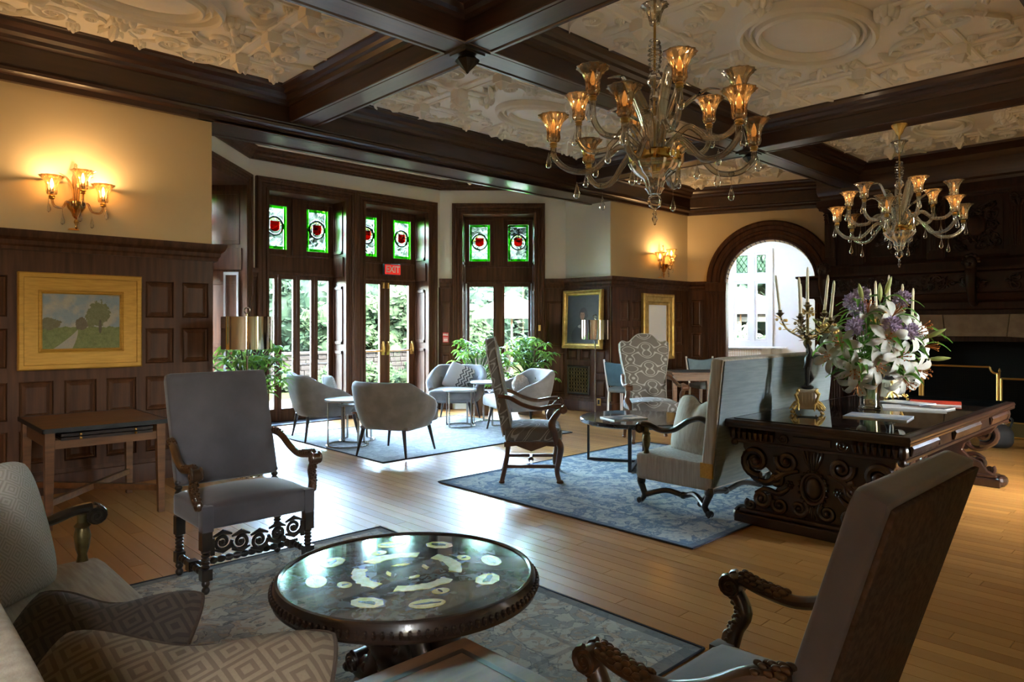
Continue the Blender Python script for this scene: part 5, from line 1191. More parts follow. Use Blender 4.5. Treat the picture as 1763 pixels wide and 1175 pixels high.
# ================================================================== TRELLIS HIGH-BACK ARMCHAIRS (face local -y)
def trellis_chair(loc, rz, label):
    t = thing('high_back_armchair', label, 'armchair', loc, rz, 'trellis-woven high-back armchairs'); D = MT['wood_walnut']; U = MT['trellis']
    m = MB(); m.rbox((0, -.02, .445), (.60, .52, .12), .03, 13, top=.04); m.build('seat', U, t)
    def half(z): q = (z-.0)/.86; return .262+.055*q
    out = []
    for i in range(25):
        u = -1+2*i/24; a = abs(u); z = .86+.0*a
        z = .90-.012*(u*u) if a < .0 else (.79+.115*math.exp(-(u/.50)**4) + .022*math.exp(-((a-.90)/.12)**2) - .018*max(0, (a-.93)/.07)**2); out.append((u*.318, z))
    poly = [(-.255, 0), (.255, 0), (.262,.35), (.30,.55), (.318,.70)] + list(reversed(out)) + [(-.318,.70), (-.30,.55), (-.262,.35)]
    Tm = Matrix.Translation((0, .215, .44)) @ Matrix.Rotation(R(-11), 4, 'X')
    m = MB(); m.T = Tm; m.prism(poly, -.045, .045, lambda u, v, d: (u, d, v)); m.build('backrest', U, t, smooth=True, bevel=.02, fix=True)
    m = MB(); m.T = Tm; m.tube([(u, -.043, v) for u, v in poly], .006, 6, closed=True); m.tube([(u, .043, v) for u, v in poly], .006, 6, closed=True); m.build('piping', MT['linen'], t)
    for sx in (-1, 1):
        P = smoothpath([(sx*.29,.30,.80),(sx*.31,.20,.79),(sx*.335,.08,.73),(sx*.345,-.06,.695),(sx*.345,-.19,.715),(sx*.345,-.27,.72)], 5); m = MB(); m.tube(P, .025, 10, flat=.8); volute(m, (sx*.345, -.285, .685), .038, .036, a0=PI/2); m.build('arm', D, t)
        Q = smoothpath([(sx*.345,-.26,.68),(sx*.335,-.20,.60),(sx*.345,-.185,.54),(sx*.31,-.215,.46),(sx*.30,-.23,.36)], 5); m = MB(); m.tube(Q, [.022+.012*sin(PI*i/(len(Q)-1)) for i in range(len(Q))], 10); m.build('arm_post', D, t)
        P = smoothpath([(sx*.285,-.235,.40),(sx*.305,-.265,.34),(sx*.295,-.255,.24),(sx*.275,-.235,.12),(sx*.285,-.255,.03)], 5); m = MB(); m.tube(P, [.034-.014*i/(len(P)-1) for i in range(len(P))], 10); m.sph((sx*.287,-.262,.022), (.028,.034,.022), 10, 6); m.build('leg', D, t)
        P = smoothpath([(sx*.27,.21,.42),(sx*.27,.22,.25),(sx*.27,.25,.10),(sx*.272,.27,.02)], 5); m = MB(); m.tube(P, .022, 10); m.sph((sx*.272,.27,.018), (.026,.03,.018), 10, 6); m.build('leg', D, t)
        m = MB(); m.bar((sx*.275,-.22,.16), (sx*.27,.22,.16), .022, .03); m.build('stretcher', D, t, smooth=False)
    m = MB(); m.bar((-.27,.0,.16), (.27,.0,.16), .022, .03); m.lathe([(.0,.14),(.02,.15),(.028,.17),(.02,.19),(0,.20)], 10, (0,0,0)); m.build('stretcher', D, t)
    poly = [(-.29,.385),(.29,.385),(.29,.34),(.16,.35),(.08,.325),(0,.30),(-.08,.325),(-.16,.35),(-.29,.34)]
    m = MB(); m.prism(poly, -.26, -.235, lambda u, v, d: (u, d, v)); m.build('apron', D, t, smooth=False, fix=True)
    for sx in (-1, 1):
        m = MB(); m.prism([(q[0]*.85, q[1]) for q in poly], 0, .022, lambda u, v, d: (sx*.285+d-.011, u, v)); m.build('apron', D, t, smooth=False, fix=True)
    return t
trellis_chair((4.72, 4.66, .0), R(45), 'tall trellis-woven armchair in side view, facing the dark coffee table')
trellis_chair((7.30, 5.10, .0), R(-40), 'tall trellis-woven armchair facing forward behind the dark coffee table')

# ================================================================== DARK ROUND COFFEE TABLE + MAGAZINE
ct = thing('coffee_table', 'dark round coffee table on a flat metal cross frame', 'coffee table', (6.0, 4.36, .012), R(8)); m = MB(); m.lathe([(0,.425),(.585,.425),(.6,.435),(.6,.465),(.592,.472),(0,.472)], 72); m.build('table_top', MT['dark_top'], ct)
for i in range(4):
    a = R(200)+i*PI/2; c, s = cos(a), sin(a); m = MB(); m.bar((.52*c,.52*s,.0), (.52*c,.52*s,.425), .035, .02, up=(c,s,0)); m.bar((.0,.0,.012), (.53*c,.53*s,.012), .035, .022); m.build('leg', MT['steel_dark'], ct, smooth=False)
def book(name, label, cat, loc, rz, w_, d_, h_, cover, group=None, page='paper'):
    t = thing(name, label, cat, loc, rz, group); m = MB(); m.box(-w_/2, w_/2, -d_/2, d_/2, 0, h_*.75); m.build('pages', MT[page], t, smooth=False)
    m = MB(); m.box(-w_/2-.002, w_/2+.002, -d_/2-.002, d_/2+.002, h_*.75, h_); m.build('cover', MT[cover], t, smooth=False); return t
book('magazine', 'glossy magazine lying on the dark round coffee table', 'magazine', (5.82, 4.40, .485), R(-20), .40, .28, .012, 'paper_dark')

# ================================================================== TUB CHAIRS (face local -y) + NEST TABLES
def tub_chair(loc, rz, label):
    t = thing('tub_chair', label, 'armchair', loc, rz, 'grey tub chairs in the bay'); F = MT['barrel_fabric']
    n = 41; sec = 14
    def base(s):                               # U-shaped plan, s in -1..1 (0 = middle of the back)
        a = s*R(128); k = .38; x_ = k*math.copysign(abs(sin(a))**.78, sin(a)); y_ = k*math.copysign(abs(cos(a))**.78, cos(a)); return Vector((x_, y_*.98, 0))
    def hgt(s): a = abs(s); return .80 if a < .36 else lerp(.80, .50, ((a-.36)/.64)**1.05)
    def shell(u, v):
        s = 2*u-1; p = base(s); nrm = Vector((p.x, p.y, 0)).normalized(); H_ = hgt(s); q = v*2*PI
        th = .045
        prof = [(.0,.285),(.014,.29),(.03,.36),(.045,.50),(.052,.5)]
        k = v*(sec-1)/(sec)
        lst = [(-.055,.28),(-.03,.28),(-.01,.33),(.012,.45),(.03,.6),(.04,.78),(.042,.92),(.030,.975),(.008,.998),(-.016,.992),(-.036,.96),(-.048,.85),(-.06,.55),(-.07,.30)]
        o, zz = lst[min(sec-1, int(round(v*sec)) % sec)]
        z = .29 + (H_-.29)*max(0, (zz-.28)/.72)
        r_ = o - .055*(1-max(0, min(1, (z-.29)/.5)))
        P = p + nrm*r_; P.z = z; return P
    m = MB(); m.grid(shell, n, sec, wv=True)
    for e in (0, n-1): m.f.append(tuple(e*sec+k for k in (range(sec) if e else reversed(range(sec)))))
    m.build('shell', F, t, fix=True, angle=60)
    m = MB(); m.rbox((0, -.075, .395), (.60, .60, .15), .04, 11, top=.025); m.build('seat', F, t)
    m = MB(); m.rbox((0, .0, .30), (.54, .50, .05), .02, 5); m.build('seat_base', F, t)
    for i in (-2, -1, 0, 1, 2): s = i*.19; p = base(s); m = MB(); m.sph((p.x*.84, p.y*.84, .62+.05*(abs(i) % 2)), .012, 8, 6); m.build('button', F, t)
    for a in (-1, 1):
        for b, yy in ((-1, -.27), (1, .25)):
            m = MB(); m.tube([(a*.225, yy, .29), (a*.275, yy+b*.045, .0)], [.021, .010], 10); m.build('leg', MT['wood_leg'], t)
    t.scale = (1.12, 1.12, 1.03); return t
tub_chair((4.47, 8.15, .012), R(90-12), 'grey tub chair by the folding glass doors, its back to the plant')
tub_chair((4.50, 6.58, .012), R(90+26), 'grey tub chair seen from behind, nearest on the pale rug')
tub_chair((6.66, 8.16, .012), R(-90+22+18), 'grey tub chair holding a chevron pillow, before the window plants')
tub_chair((6.66, 6.80, .012), R(-90-20), 'grey tub chair holding a fluffy round pillow')
pillow('throw_pillow', 'white chevron pillow leaning in a tub chair', (6.77, 8.24, .65), (R(-20), R(20), R(-60)), .44, .13, 'chevron')
pillow('throw_pillow', 'small pale pillow just showing over the back of a tub chair', (4.58, 8.2, .62), (R(-14), 0, R(80)), .40, .13, 'chevron')
fp_ = MB(); rg = random.Random(11)
fp_.grid(lambda u, v: (lambda a, b, k: (.13*k*cos(a)*cos(b), .10*k*sin(a)*cos(b), .13*k*sin(b)))(u*2*PI, (v-.5)*PI, 1+.07*rg.uniform(-1, 1)), 40, 22, wu=True)
o = fp_.build('round_pillow', MT['fur'], None); o.location = (6.72, 6.84, .63); tag(o, 'fluffy taupe round pillow sitting in a tub chair', 'pillow')
def nest_table(loc, label, R_, h_, rz):
    t = thing('side_table', label, 'side table', loc, rz, 'round grey nesting tables'); m = MB(); m.lathe([(0,h_-.025),(R_-.004,h_-.025),(R_,h_-.02),(R_,h_-.004),(R_-.004,h_),(0,h_)], 48); m.build('table_top', MT['greystone'], t)
    m = MB(); m.tube([((R_-.03)*cos(R(35)+R(290)*i/40), (R_-.03)*sin(R(35)+R(290)*i/40), .011) for i in range(41)], .012, 6, flat=.9); m.build('base_ring', MT['nickel'], t)
    for a in (35, 130, 230, 325):
        c, s = (R_-.03)*cos(R(a)), (R_-.03)*sin(R(a)); m = MB(); m.bar((c,s,.01), (c,s,h_-.02), .026, .010, up=(c,s,0)); m.build('leg', MT['nickel'], t, smooth=False)
nest_table((4.34, 7.36, .012), 'taller round grey table between the two tub chairs by the glass doors', .27, .56, R(40)); nest_table((4.62, 7.60, .012), 'lower round grey table nested behind its taller mate', .24, .47, R(60))
nest_table((6.32, 7.66, .012), 'round grey table before the chevron-pillow chair', .24, .53, R(150)); nest_table((6.80, 7.55, .012), 'round grey table tucked between the plant and fluffy pillow', .29, .62, R(200))

# ================================================================== BLUE CHAIRS AND GAMES TABLE BY THE ARCH
def blue_chair(loc, rz, label):
    t = thing('dining_chair', label, 'chair', loc, rz, 'blue leather chairs by the arch'); U = MT['blue_leather']
    m = MB(); m.rbox((0,0,.45), (.46,.46,.08), .03, 9, top=.02); m.build('seat', MT['linen_grey'], t)
    poly = [(-.20,0),(.20,0),(.235,.38)] + [(.235-.47*i/12, .38-.035*sin(PI*i/12)) for i in range(1, 12)] + [(-.235,.38)]
    m = MB(); m.T = Matrix.Translation((0,.22,.52)) @ Matrix.Rotation(R(-10), 4, 'X'); m.prism(poly, -.03, .03, lambda u, v, d: (u, d, v)); m.build('backrest', U, t, bevel=.012, fix=True)
    for a in (-1, 1):
        m = MB(); m.taper((a*.20,-.2,0), (.014,.014), (a*.20,-.2,.42), (.02,.02)); m.build('leg', MT['white_paint'], t, smooth=False)
        m = MB(); m.tube([(a*.21,.24,0),(a*.21,.21,.42),(a*.225,.25,.62),(a*.235,.31,.92)], .017, 6); m.build('leg', MT['white_paint'], t)
    return t
blue_chair((10.25, 6.05, 0), R(-35), 'blue leather chair behind the small games table'); blue_chair((8.75, 6.55, 0), R(100), 'blue leather chair peeking out left of the trellis armchair')
blue_chair((9.95, 5.15, 0), R(-150), 'blue leather chair mostly hidden behind the settee back')
gt = thing('games_table', 'small brown wooden table with leather top by the arch', 'table', (9.38, 5.80, 0), R(-42)); m = MB(); m.box(-.40,.40,-.36,.36,.715,.745); m.build('table_top', MT['wood_table'], gt, smooth=False, bevel=.004); m = MB(); m.box(-.35,.35,-.31,.31,.745,.748); m.build('leather_inset', MT['black_fabric'], gt, smooth=False)
m = MB(); m.box(-.37,.37,-.33,-.31,.62,.715); m.box(-.37,.37,.31,.33,.62,.715); m.box(-.37,-.35,-.33,.33,.62,.715); m.box(.35,.37,-.33,.33,.62,.715); m.build('apron', MT['wood_table'], gt, smooth=False)
for a in (-1, 1):
    for b in (-1, 1): m = MB(); m.taper((a*.35,b*.31,0), (.024,.024), (a*.35,b*.31,.7), (.032,.032)); m.build('leg', MT['wood_table'], gt, smooth=False)
WC = MT['wood_carved']
# ================================================================== CARVED LIBRARY TABLE
DX, DY_ = 6.16, 2.02; DT = .765
dk = thing('library_table', 'massive dark carved library table with scrolled trestle ends and glass top', 'desk', (DX, DY_, 0)); HX, HY = 1.44, .625
m = MB(); m.sweep([(-HX,-HY,0),(HX,-HY,0),(HX,HY,0),(-HX,HY,0)], [(.04,.70),(.0,.70),(-.004,.715),(.0,.72),(-.006,.735),(.0,.752),(.006,.757),(.10,.757),(.10,.70)], closed=True); m.box(-HX+.09, HX-.09, -HY+.09, HY-.09, .70, .755); m.build('table_top', WC, dk, fix=True, angle=25)
m = MB(); m.box(-HX+.05, HX-.05, -HY+.05, HY-.05, .757, .765); m.build('glass_sheet', MT['desk_glass'], dk, smooth=False, bevel=.002)
m = MB(); m.box(-HX+.06, HX-.06, -HY+.05, HY-.05, .585, .70); m.box(-HX+.045, HX-.045, -HY+.035, HY-.035, .585, .605); m.build('frieze', WC, dk, smooth=False, bevel=.004)
def gadroons(m, ax, fixed, a, b, n):
    for i in range(n):
        s = lerp(a, b, (i+.5)/n); w_ = abs(b-a)/n*1.06; e = -1 if fixed < 0 else 1
        P = [(fixed, s, .69), (fixed+e*.016, s, .665), (fixed+e*.010, s, .615)] if ax == 'x' else [(s, fixed, .69), (s, fixed+e*.016, .665), (s, fixed+e*.010, .615)]
        m.tube(P, [w_*.46, w_*.52, w_*.2], 7)
for fx in (-HX+.06, HX-.06):
    e = -1 if fx < 0 else 1
    for a, b in ((-.55,-.26),(.26,.55)): m = MB(); gadroons(m, 'x', fx, a, b, 7); m.build('gadroon_band', WC, dk)
    for s in (-.20, .20): m = MB(); m.tube([(fx+e*.008, s+a, .648+b) for a, b in spiral(0, 0, .042, .008, 0 if s > 0 else PI, 1.6, 18, -1 if s > 0 else 1)], .010, 6); m.build('frieze_scroll', WC, dk)
    m = MB(); m.box(*sorted((fx, fx+e*.014)), -.13, .13, .625, .675); m.build('frieze_tablet', WC, dk, smooth=False, bevel=.004)
for fy in (-HY+.05, HY-.05):
    e = -1 if fy < 0 else 1
    for a, b in ((-1.30,-.75),(-.35,.35),(.75,1.30)): m = MB(); gadroons(m, 'y', fy, a, b, 14); m.build('gadroon_band', WC, dk)
    for s in (-.55, .55): m = MB(); m.box(s-.13, s+.13, *sorted((fy, fy+e*.014)), .62, .68); m.build('frieze_tablet', WC, dk, smooth=False, bevel=.004)
for a in (-1, 1):
    for b in (-1, 1): m = MB(); m.sph((a*(HX-.05), b*(HY-.05), .65), (.03,.03,.05), 8, 6); m.sph((a*(HX-.05), b*(HY-.06), .585), .028, 8, 6); m.build('corner_drop', WC, dk)
def trestle(x_, face):
    fn = lambda u, v, d: (x_+d, u, v); m = MB()
    hw = [(0.0,.50),(.10,.50),(.13,.44),(.20,.40),(.24,.30),(.30,.25),(.36,.27),(.42,.34),(.47,.47),(.55,.52),(.59,.52)]
    poly = [(-w_, z) for z, w_ in hw][::-1] + [(w_, z) for z, w_ in hw]
    m.prism(poly, -.035, .035, fn); o = m.build('trestle_end', WC, dk, smooth=False, fix=True, bevel=.006)
    m = MB(); d = face*.04
    def sp(cy, cz, r_, a0, sg, tk, turns=1.7): m.tube([(x_+d, cy+a, cz+b) for a, b in spiral(0, 0, r_, r_*.14, a0, turns, 28, sg)], [tk*1.25*(1-.45*i/27) for i in range(28)], 8); m.sph((x_+d*1.3, cy, cz), r_*.30, 8, 6)
    for s in (-1, 1):
        q = (lambda a: a) if s > 0 else (lambda a: PI-a)
        sp(s*.415, .462, .112, q(-PI*.6), s, .026); sp(s*.185, .488, .084, q(PI*.1), -s, .019); sp(s*.265, .35, .058, q(PI*.5), s, .016)
        sp(s*.37, .195, .070, q(PI*.8), s, .019); sp(s*.235, .168, .060, q(PI*.2), -s, .017); sp(s*.095, .172, .062, q(PI*.7), s, .017); sp(s*.455, .135, .040, q(PI*.3), -s, .014)
        P = smoothpath([(x_+d, s*.505,.52),(x_+d, s*.45,.36),(x_+d, s*.33,.315),(x_+d, s*.20,.40),(x_+d, s*.10,.43)], 6); m.tube(P, [.012+.014*sin(PI*i/(len(P)-1)) for i in range(len(P))], 8)
        P = smoothpath([(x_+d, s*.17,.30),(x_+d, s*.24,.25),(x_+d, s*.34,.265),(x_+d, s*.42,.23)], 6); m.tube(P, [.010+.012*sin(PI*i/(len(P)-1)) for i in range(len(P))], 8)
        for k in range(6): a = k*PI/3; m.sph((x_+d, s*.165+.022*cos(a), .325+.022*sin(a)), .011, 6, 5)
        m.sph((x_+d, s*.165, .325), .012, 6, 5)
    m.tube([(x_+d, .080*cos(a*PI/14), .325+.105*sin(a*PI/14)) for a in range(28)], .016, 7, closed=True)
    for a in range(20): m.sph((x_+d*1.25, .098*cos(a*PI/10), .325+.123*sin(a*PI/10)), .010, 6, 5)
    m.sph((x_+d*.8, 0, .325), (.035,.058,.078), 16, 10)
    for k in range(6): m.tube([(x_+d, (k-2.5)*.008, .45), (x_+d*1.3, (k-2.5)*.020, .52), (x_+d, (k-2.5)*.026, .58)], [.004,.010,.004], 6); m.tube([(x_+d, (k-2.5)*.008, .21), (x_+d*1.3, (k-2.5)*.014, .16), (x_+d, (k-2.5)*.018, .115)], [.004,.009,.004], 6)
    m.build('scroll_carving', WC, o)
    m = MB(); m.box(x_-.10, x_+.10, -.56, .56, .0, .075); m.box(x_-.075, x_+.075, -.53, .53, .075, .105)
    for s in (-1, 1): m.sph((x_, s*.55, .055), (.10,.05,.055), 10, 6)
    m.build('plinth', WC, o, smooth=False, bevel=.01)
trestle(-HX+.12, -1); trestle(HX-.12, 1)
m = MB(); m.box(-HX+.2, HX-.2, -.09, .09, .075, .13); m.box(-HX+.2, HX-.2, -.11, .11, .06, .08)
m.build('stretcher', WC, dk, smooth=False, bevel=.006)
m = MB()
for i in range(7): cx = -1.05+i*.35; m.tube([(cx+a, 0, .20+b) for a, b in spiral(0, 0, .07, .012, 0, 1.5, 20, 1)], .018, 7)
m.build('stretcher_carving', WC, dk)

# ------------------------------------------------------------------ candelabra
def candelabrum(loc, rz, label, lean):
    t = thing('candelabrum', label, 'candelabrum', loc, rz, 'gilt candelabra on the carved desk'); G = MT['gilt']
    m = MB(); m.taper((0,0,.05), (.068,.068), (0,0,.165), (.055,.055)); m.box(-.068,.068,-.068,.068,.165,.185); m.box(-.075,.075,-.075,.075,.035,.05)
    for i in range(4):
        for f in (-1, 1): m.tube([(-.036+i*.024, f*.062, .06), (-.036+i*.024, f*.056, .158)], .006, 5); m.tube([(f*.062, -.036+i*.024, .06), (f*.056, -.036+i*.024, .158)], .006, 5)
    m.build('marble_plinth', MT['ivory'], t, smooth=True)
    for a in range(4):
        m = MB(); m.T = Matrix.Rotation(PI/4+a*PI/2, 4, 'Z')
        m.tube([(.085, 0, .17), (.115, 0, .145), (.095, 0, .10), (.10, 0, .06), (.135, 0, .03), (.15, 0, .045), (.14, 0, .06)], [.006,.010,.012,.010,.010,.008,.005], 8); m.sph((.15,0,.014), .013, 8, 6); m.sph((.09,0,.175), .014, 8, 6)
        for q in (-1, 1): m.tube([(.10,0,.09),(.11,q*.03,.07),(.13,q*.05,.03)], [.006,.009,.004], 6)
        m.build('scroll_foot', G, t)
    m = MB()                                     # dark bronze figure carrying the branches
    m.sph((0,0,.20), (.05,.05,.02), 12, 6)
    for s, kx in ((-1, .0), (1, .03)): m.tube([(s*.022,kx*.5,.21),(s*.026,-kx,.27),(s*.020,-kx*.4,.32),(s*.014,0,.355)], [.014,.018,.020,.026], 8)
    m.tube([(0,0,.34),(0,-.006,.38),(0,-.012,.425),(0,-.006,.455)], [.034,.030,.036,.018], 10); m.sph((0,-.012,.482), (.024,.026,.028), 10, 8)
    for s in (-1, 1): m.tube([(s*.032,-.008,.44),(s*.055,-.02,.47),(s*.040,-.01,.52),(s*.012,0,.545)], [.014,.013,.011,.009], 7)
    m.build('bronze_figure', MT['bronze_dark'], t)
    m = MB(); m.lathe([(.012,.50),(.03,.53),(.034,.55),(.02,.57),(.012,.60),(.012,.80),(.016,.82)], 14); m.build('stem', MT['bronze'], t)
    rg = random.Random(21); spots = [(0,0,.84,0)] + [(.15+.05*(i % 2), R(72*i+20), .72+.06*((i*2) % 3)/2, 0) for i in range(5)]
    cand = MB()
    for i, (r_, a, z, _) in enumerate(spots):
        c, s = cos(a), sin(a); P = smoothpath([(0,0,.56), (r_*.35*c, r_*.35*s, .60), (r_*.75*c, r_*.75*s, .60+(z-.60)*.3), (r_*c, r_*s, z-.03)], 5) if r_ else [(0,0,.78),(0,0,.82)]
        m = MB(); m.tube(P, .007, 6); m.lathe([(.006,-.035),(.014,-.02),(.030,-.004),(.034,0),(.018,.004),(.014,.02),(.016,.024),(.010,.024)], 16, (r_*c, r_*s, z)); br = m.build('branch', MT['bronze'], t)
        m = MB()
        for k in range(22):
            p = Vector(P[int((len(P)-1)*(.15+.85*k/21))]); b = rg.random()*6.28; d = Vector((cos(b), sin(b), rg.uniform(-.2,.7)))*.065
            m.tube([p, p+d*.5, p+d], [.004,.014,.002], 6, flat=.3)
        for k in range(4): p = Vector(P[-1])+Vector((rg.uniform(-.05,.05), rg.uniform(-.05,.05), rg.uniform(-.10,.0))); m.sph(p, .013, 7, 5)
        m.build('gilt_leaf', MT['bronze'] if i % 2 else G, br)
        lx, ly = lean*rg.uniform(-.03,.05)*c, lean*rg.uniform(-.03,.05)*s
        if i: lx, ly = .03*c*lean, .03*s*lean
        m = MB(); m.tube([(r_*c, r_*s, z+.01), (r_*c+lx, r_*s+ly, z+.27), (r_*c+lx*1.03, r_*s+ly*1.03, z+.295), (r_*c+lx*1.04, r_*s+ly*1.04, z+.30)], [.0125,.0105,.006,.002], 10); m.build('candle', MT['candle'], br)
    return t
candelabrum((5.43, 2.33, DT), R(20), 'gilt candelabrum with leaning cream candles at the near end of the desk', 1.0)
candelabrum((6.86, 2.20, DT), R(75), 'gilt candelabrum half hidden behind the flowers', .3)

# ------------------------------------------------------------------ vase of lilies
vx, vy = 6.06, 2.09
vs_ = thing('flower_vase', 'tall clear glass vase on the carved desk', 'vase', (vx, vy, DT))
m = MB(); m.lathe([(0,.004),(.075,.004),(.082,.012),(.072,.022),(.07,.03),(.078,.15),(.095,.30),(.105,.33),(.101,.33),(.090,.298),(.072,.15),(.064,.035),(0,.03)], 40, flute=.02, nf=16); m.build('body', MT['glass_clear'], vs_)
cR = Vector((.722,-.692,0)); cF = Vector((-.692,-.722,0)); BC = Vector((vx, vy, 1.30)); up_ = Vector((0,0,1))
def petal_mesh(L_, w_, curl):
    m = MB(); m.grid(lambda u, v: (lambda a, b: (w_*b*(sin(PI*min(.97, .05+.95*a**.85))**.85)*(1.12-.3*a), L_*(a*.80+.12*sin(a*PI)), L_*(.42*a**.9-curl*a**3.2) + .18*w_*abs(b)))(u, 2*v-1), 9, 5); return m
def lily_proto():
    m = MB()
    for k in range(6): q = petal_mesh(.15, .029 if k % 2 else .021, .50 if k % 2 else .62); M_ = Matrix.Rotation(k*PI/3, 4, 'Z') @ Matrix.Translation((0, .006, 0)); m.add([M_ @ Vector(p) for p in q.v], q.f)
    return m
lm = lily_proto().mesh('bloom', True, 80); lm.materials.append(MT['petal'])
sm_ = MB()
for k in range(6): a = k*PI/3+.5; sm_.tube([(0,0,.0),(.015*cos(a),.015*sin(a),.06),(.028*cos(a),.028*sin(a),.085)], .0016, 4); sm_.sph((.029*cos(a),.029*sin(a),.087), (.008,.004,.004), 6, 4)
sm_.lathe([(.003,0),(.003,.09),(.006,.095),(0,.10)], 6); sm_m = sm_.mesh('stamen'); sm_m.materials.append(MT['stamen'])
lf_ = MB(); lf_.grid(lambda u, v: (.017*(2*v-1)*sin(PI*min(.97, .05+u*.95))**.8, .17*u, .05*sin(u*2.4)-.06*u*u + .006*abs(2*v-1)), 9, 3); lfm = lf_.mesh('leaf', True, 80); lfm.materials.append(MT['leaf_green'])
bd_ = MB(); bd_.lathe([(.004,0),(.012,.02),(.017,.06),(.015,.09),(.007,.125),(0,.14)], 12, flute=.06, nf=3); bdm = bd_.mesh('bud'); bdm.materials.append(MT['bud'])
al_ = MB(); rg = random.Random(4)
for k in range(190):
    z = rg.uniform(-1, 1); a = rg.random()*2*PI; r_ = math.sqrt(1-z*z); d = Vector((r_*cos(a), r_*sin(a), z)); R0 = .058*rg.uniform(.86, 1.08)
    al_.tube([d*.02, d*R0*.92, d*R0*1.12], [.001,.006,.002], 4)
al_.sph((0,0,0), .045, 12, 8); alm = al_.mesh('bloom'); alm.materials.append(MT['petal_lilac'])
def mo(name, me, parent, M_):
    o = bpy.data.objects.new(name, me); COL.objects.link(o); o.parent = parent; o.matrix_local = M_; return o
def aim(d, roll=0.0): return d.to_track_quat('Z', 'Y').to_matrix().to_4x4() @ Matrix.Rotation(roll, 4, 'Z')
neck = Vector((vx, vy, DT+.30))
def flower(kind, right, upw, fwd, face, label, grp, sc=1.0):
    p = BC + cR*right + up_*upw + cF*fwd; d = (cR*face[0] + up_*face[1] + cF*face[2]).normalized()
    t = thing(kind, label, 'flower', tuple(p), 0, grp); q = neck + cR*right*.12 - p
    m = MB(); base = q - up_*.22; m.tube(smoothpath([base, q, q*.5 - d*.05, Vector((0,0,0))], 5), .004, 6); m.build('stem', MT['stem_green'], t)
    if kind == 'lily': b = mo('bloom', lm, t, aim(d, right*9) @ Matrix.Scale(sc, 4)); mo('stamen', sm_m, b, Matrix.Identity(4))
    elif kind == 'allium': mo('bloom', alm, t, Matrix.Scale(sc, 4))
    else: mo('bud', bdm, t, aim(d) @ Matrix.Scale(sc, 4))
    for k in range(7 if kind == 'lily' else 3):
        f = (.08+.13*k) % .8; a = rg.random()*6.28; dd = Vector((cos(a), sin(a), rg.uniform(-.2,.6))).normalized(); mo('leaf', lfm, t, Matrix.Translation(q*f) @ aim(dd.cross(up_).normalized()*.2+up_, 0) @ Matrix.Rotation(a, 4, 'Z') @ Matrix.Scale(rg.uniform(1.0,1.6), 4))
    return t
LG = 'white lilies in the glass vase'
for r_, u, f, fc, lb in ((-.36,-.10,.10,(-.8,.0,.7),'white lily at the far left of the bouquet, beside the bronze figure'),(-.24,-.20,.22,(-.4,-.3,1),'white lily low on the left side of the bouquet'),(-.10,-.17,.28,(-.1,-.1,1),'white lily facing forward, left above the vase rim'),(.06,-.10,.30,(.1,.1,1),'white lily facing forward in the middle of the bouquet'),
        (.24,-.20,.24,(.5,-.3,1),'white lily low on the right, over the brochures'),(.36,-.02,.12,(.9,.0,.7),'white lily at the far right of the bouquet'),(.32,.12,.10,(.8,.3,.7),'white lily high on the right, turned away to the side'),(.20,.08,.26,(.4,.2,1),'white lily right of the central mauve bloom'),
        (-.02,.05,.30,(-.3,.0,1),'white lily directly under the central mauve bloom'),(.10,.22,.16,(.2,.7,.8),'white lily opening upward, right of the bouquet top'),(-.06,.24,.08,(-.1,.9,.5),'white lily opening upward, left of the bouquet top'),(.20,.24,.02,(.5,.8,.2),'white lily below the highest right-hand mauve bloom'),
        (-.30,.0,.16,(-.7,.2,.8),'white lily on the left, above the lowest left blooms'),(-.20,-.30,.20,(-.4,-.8,.8),'lowest white lily, drooping left of the vase'),(.12,-.27,.28,(.1,-.6,1),'lowest white lily, drooping over the vase front'),
        (-.2,.1,-.25,(-.5,.3,-.8),'white lily hidden at the back of the bouquet'),(.2,.0,-.28,(.5,.2,-.9),'white lily hidden at the back of the bouquet'),(.0,-.1,-.3,(0,0,-1),'white lily hidden at the back of the bouquet')):
    flower('lily', r_, u, f, fc, lb, LG, 1.25)
for r_, u, f, lb in ((-.19,.34,.10,'mauve globe bloom at the upper left of the bouquet'),(.23,.36,.06,'mauve globe bloom at the upper right of the bouquet'),(.02,.15,.30,'mauve globe bloom in the centre of the bouquet'),(-.10,.28,.02,'mauve globe bloom partly behind the tall left bud'),(-.21,.14,.18,'mauve globe bloom halfway up the left side'),(.16,.10,.28,'mauve globe bloom just right of the central one'),(-.02,.40,-.1,'mauve globe bloom topmost, at the back')): flower('allium', r_, u, f, (0,1,0), lb, 'mauve globe flowers in the glass vase', 1.15)
for r_, u, f, fc, lb in ((-.13,.34,.14,(-.3,1,.2),'green lily bud in front of the upper left mauve bloom'),(.03,.34,.10,(-.05,1,.1),'green lily bud standing upright at the top'),(.10,.40,.05,(.3,1,.1),'tallest green lily bud of the bouquet'),(-.40,.12,.1,(-.9,.6,.2),'green lily bud sticking out on the left'),(.36,-.12,.2,(1,.1,.6),'green lily bud pointing low to the right'),(.28,.05,.3,(.8,.5,.5),'green lily bud slanting up on the right')): flower('lily_bud', r_, u, f, fc, lb, 'lily buds in the glass vase', 1.1)

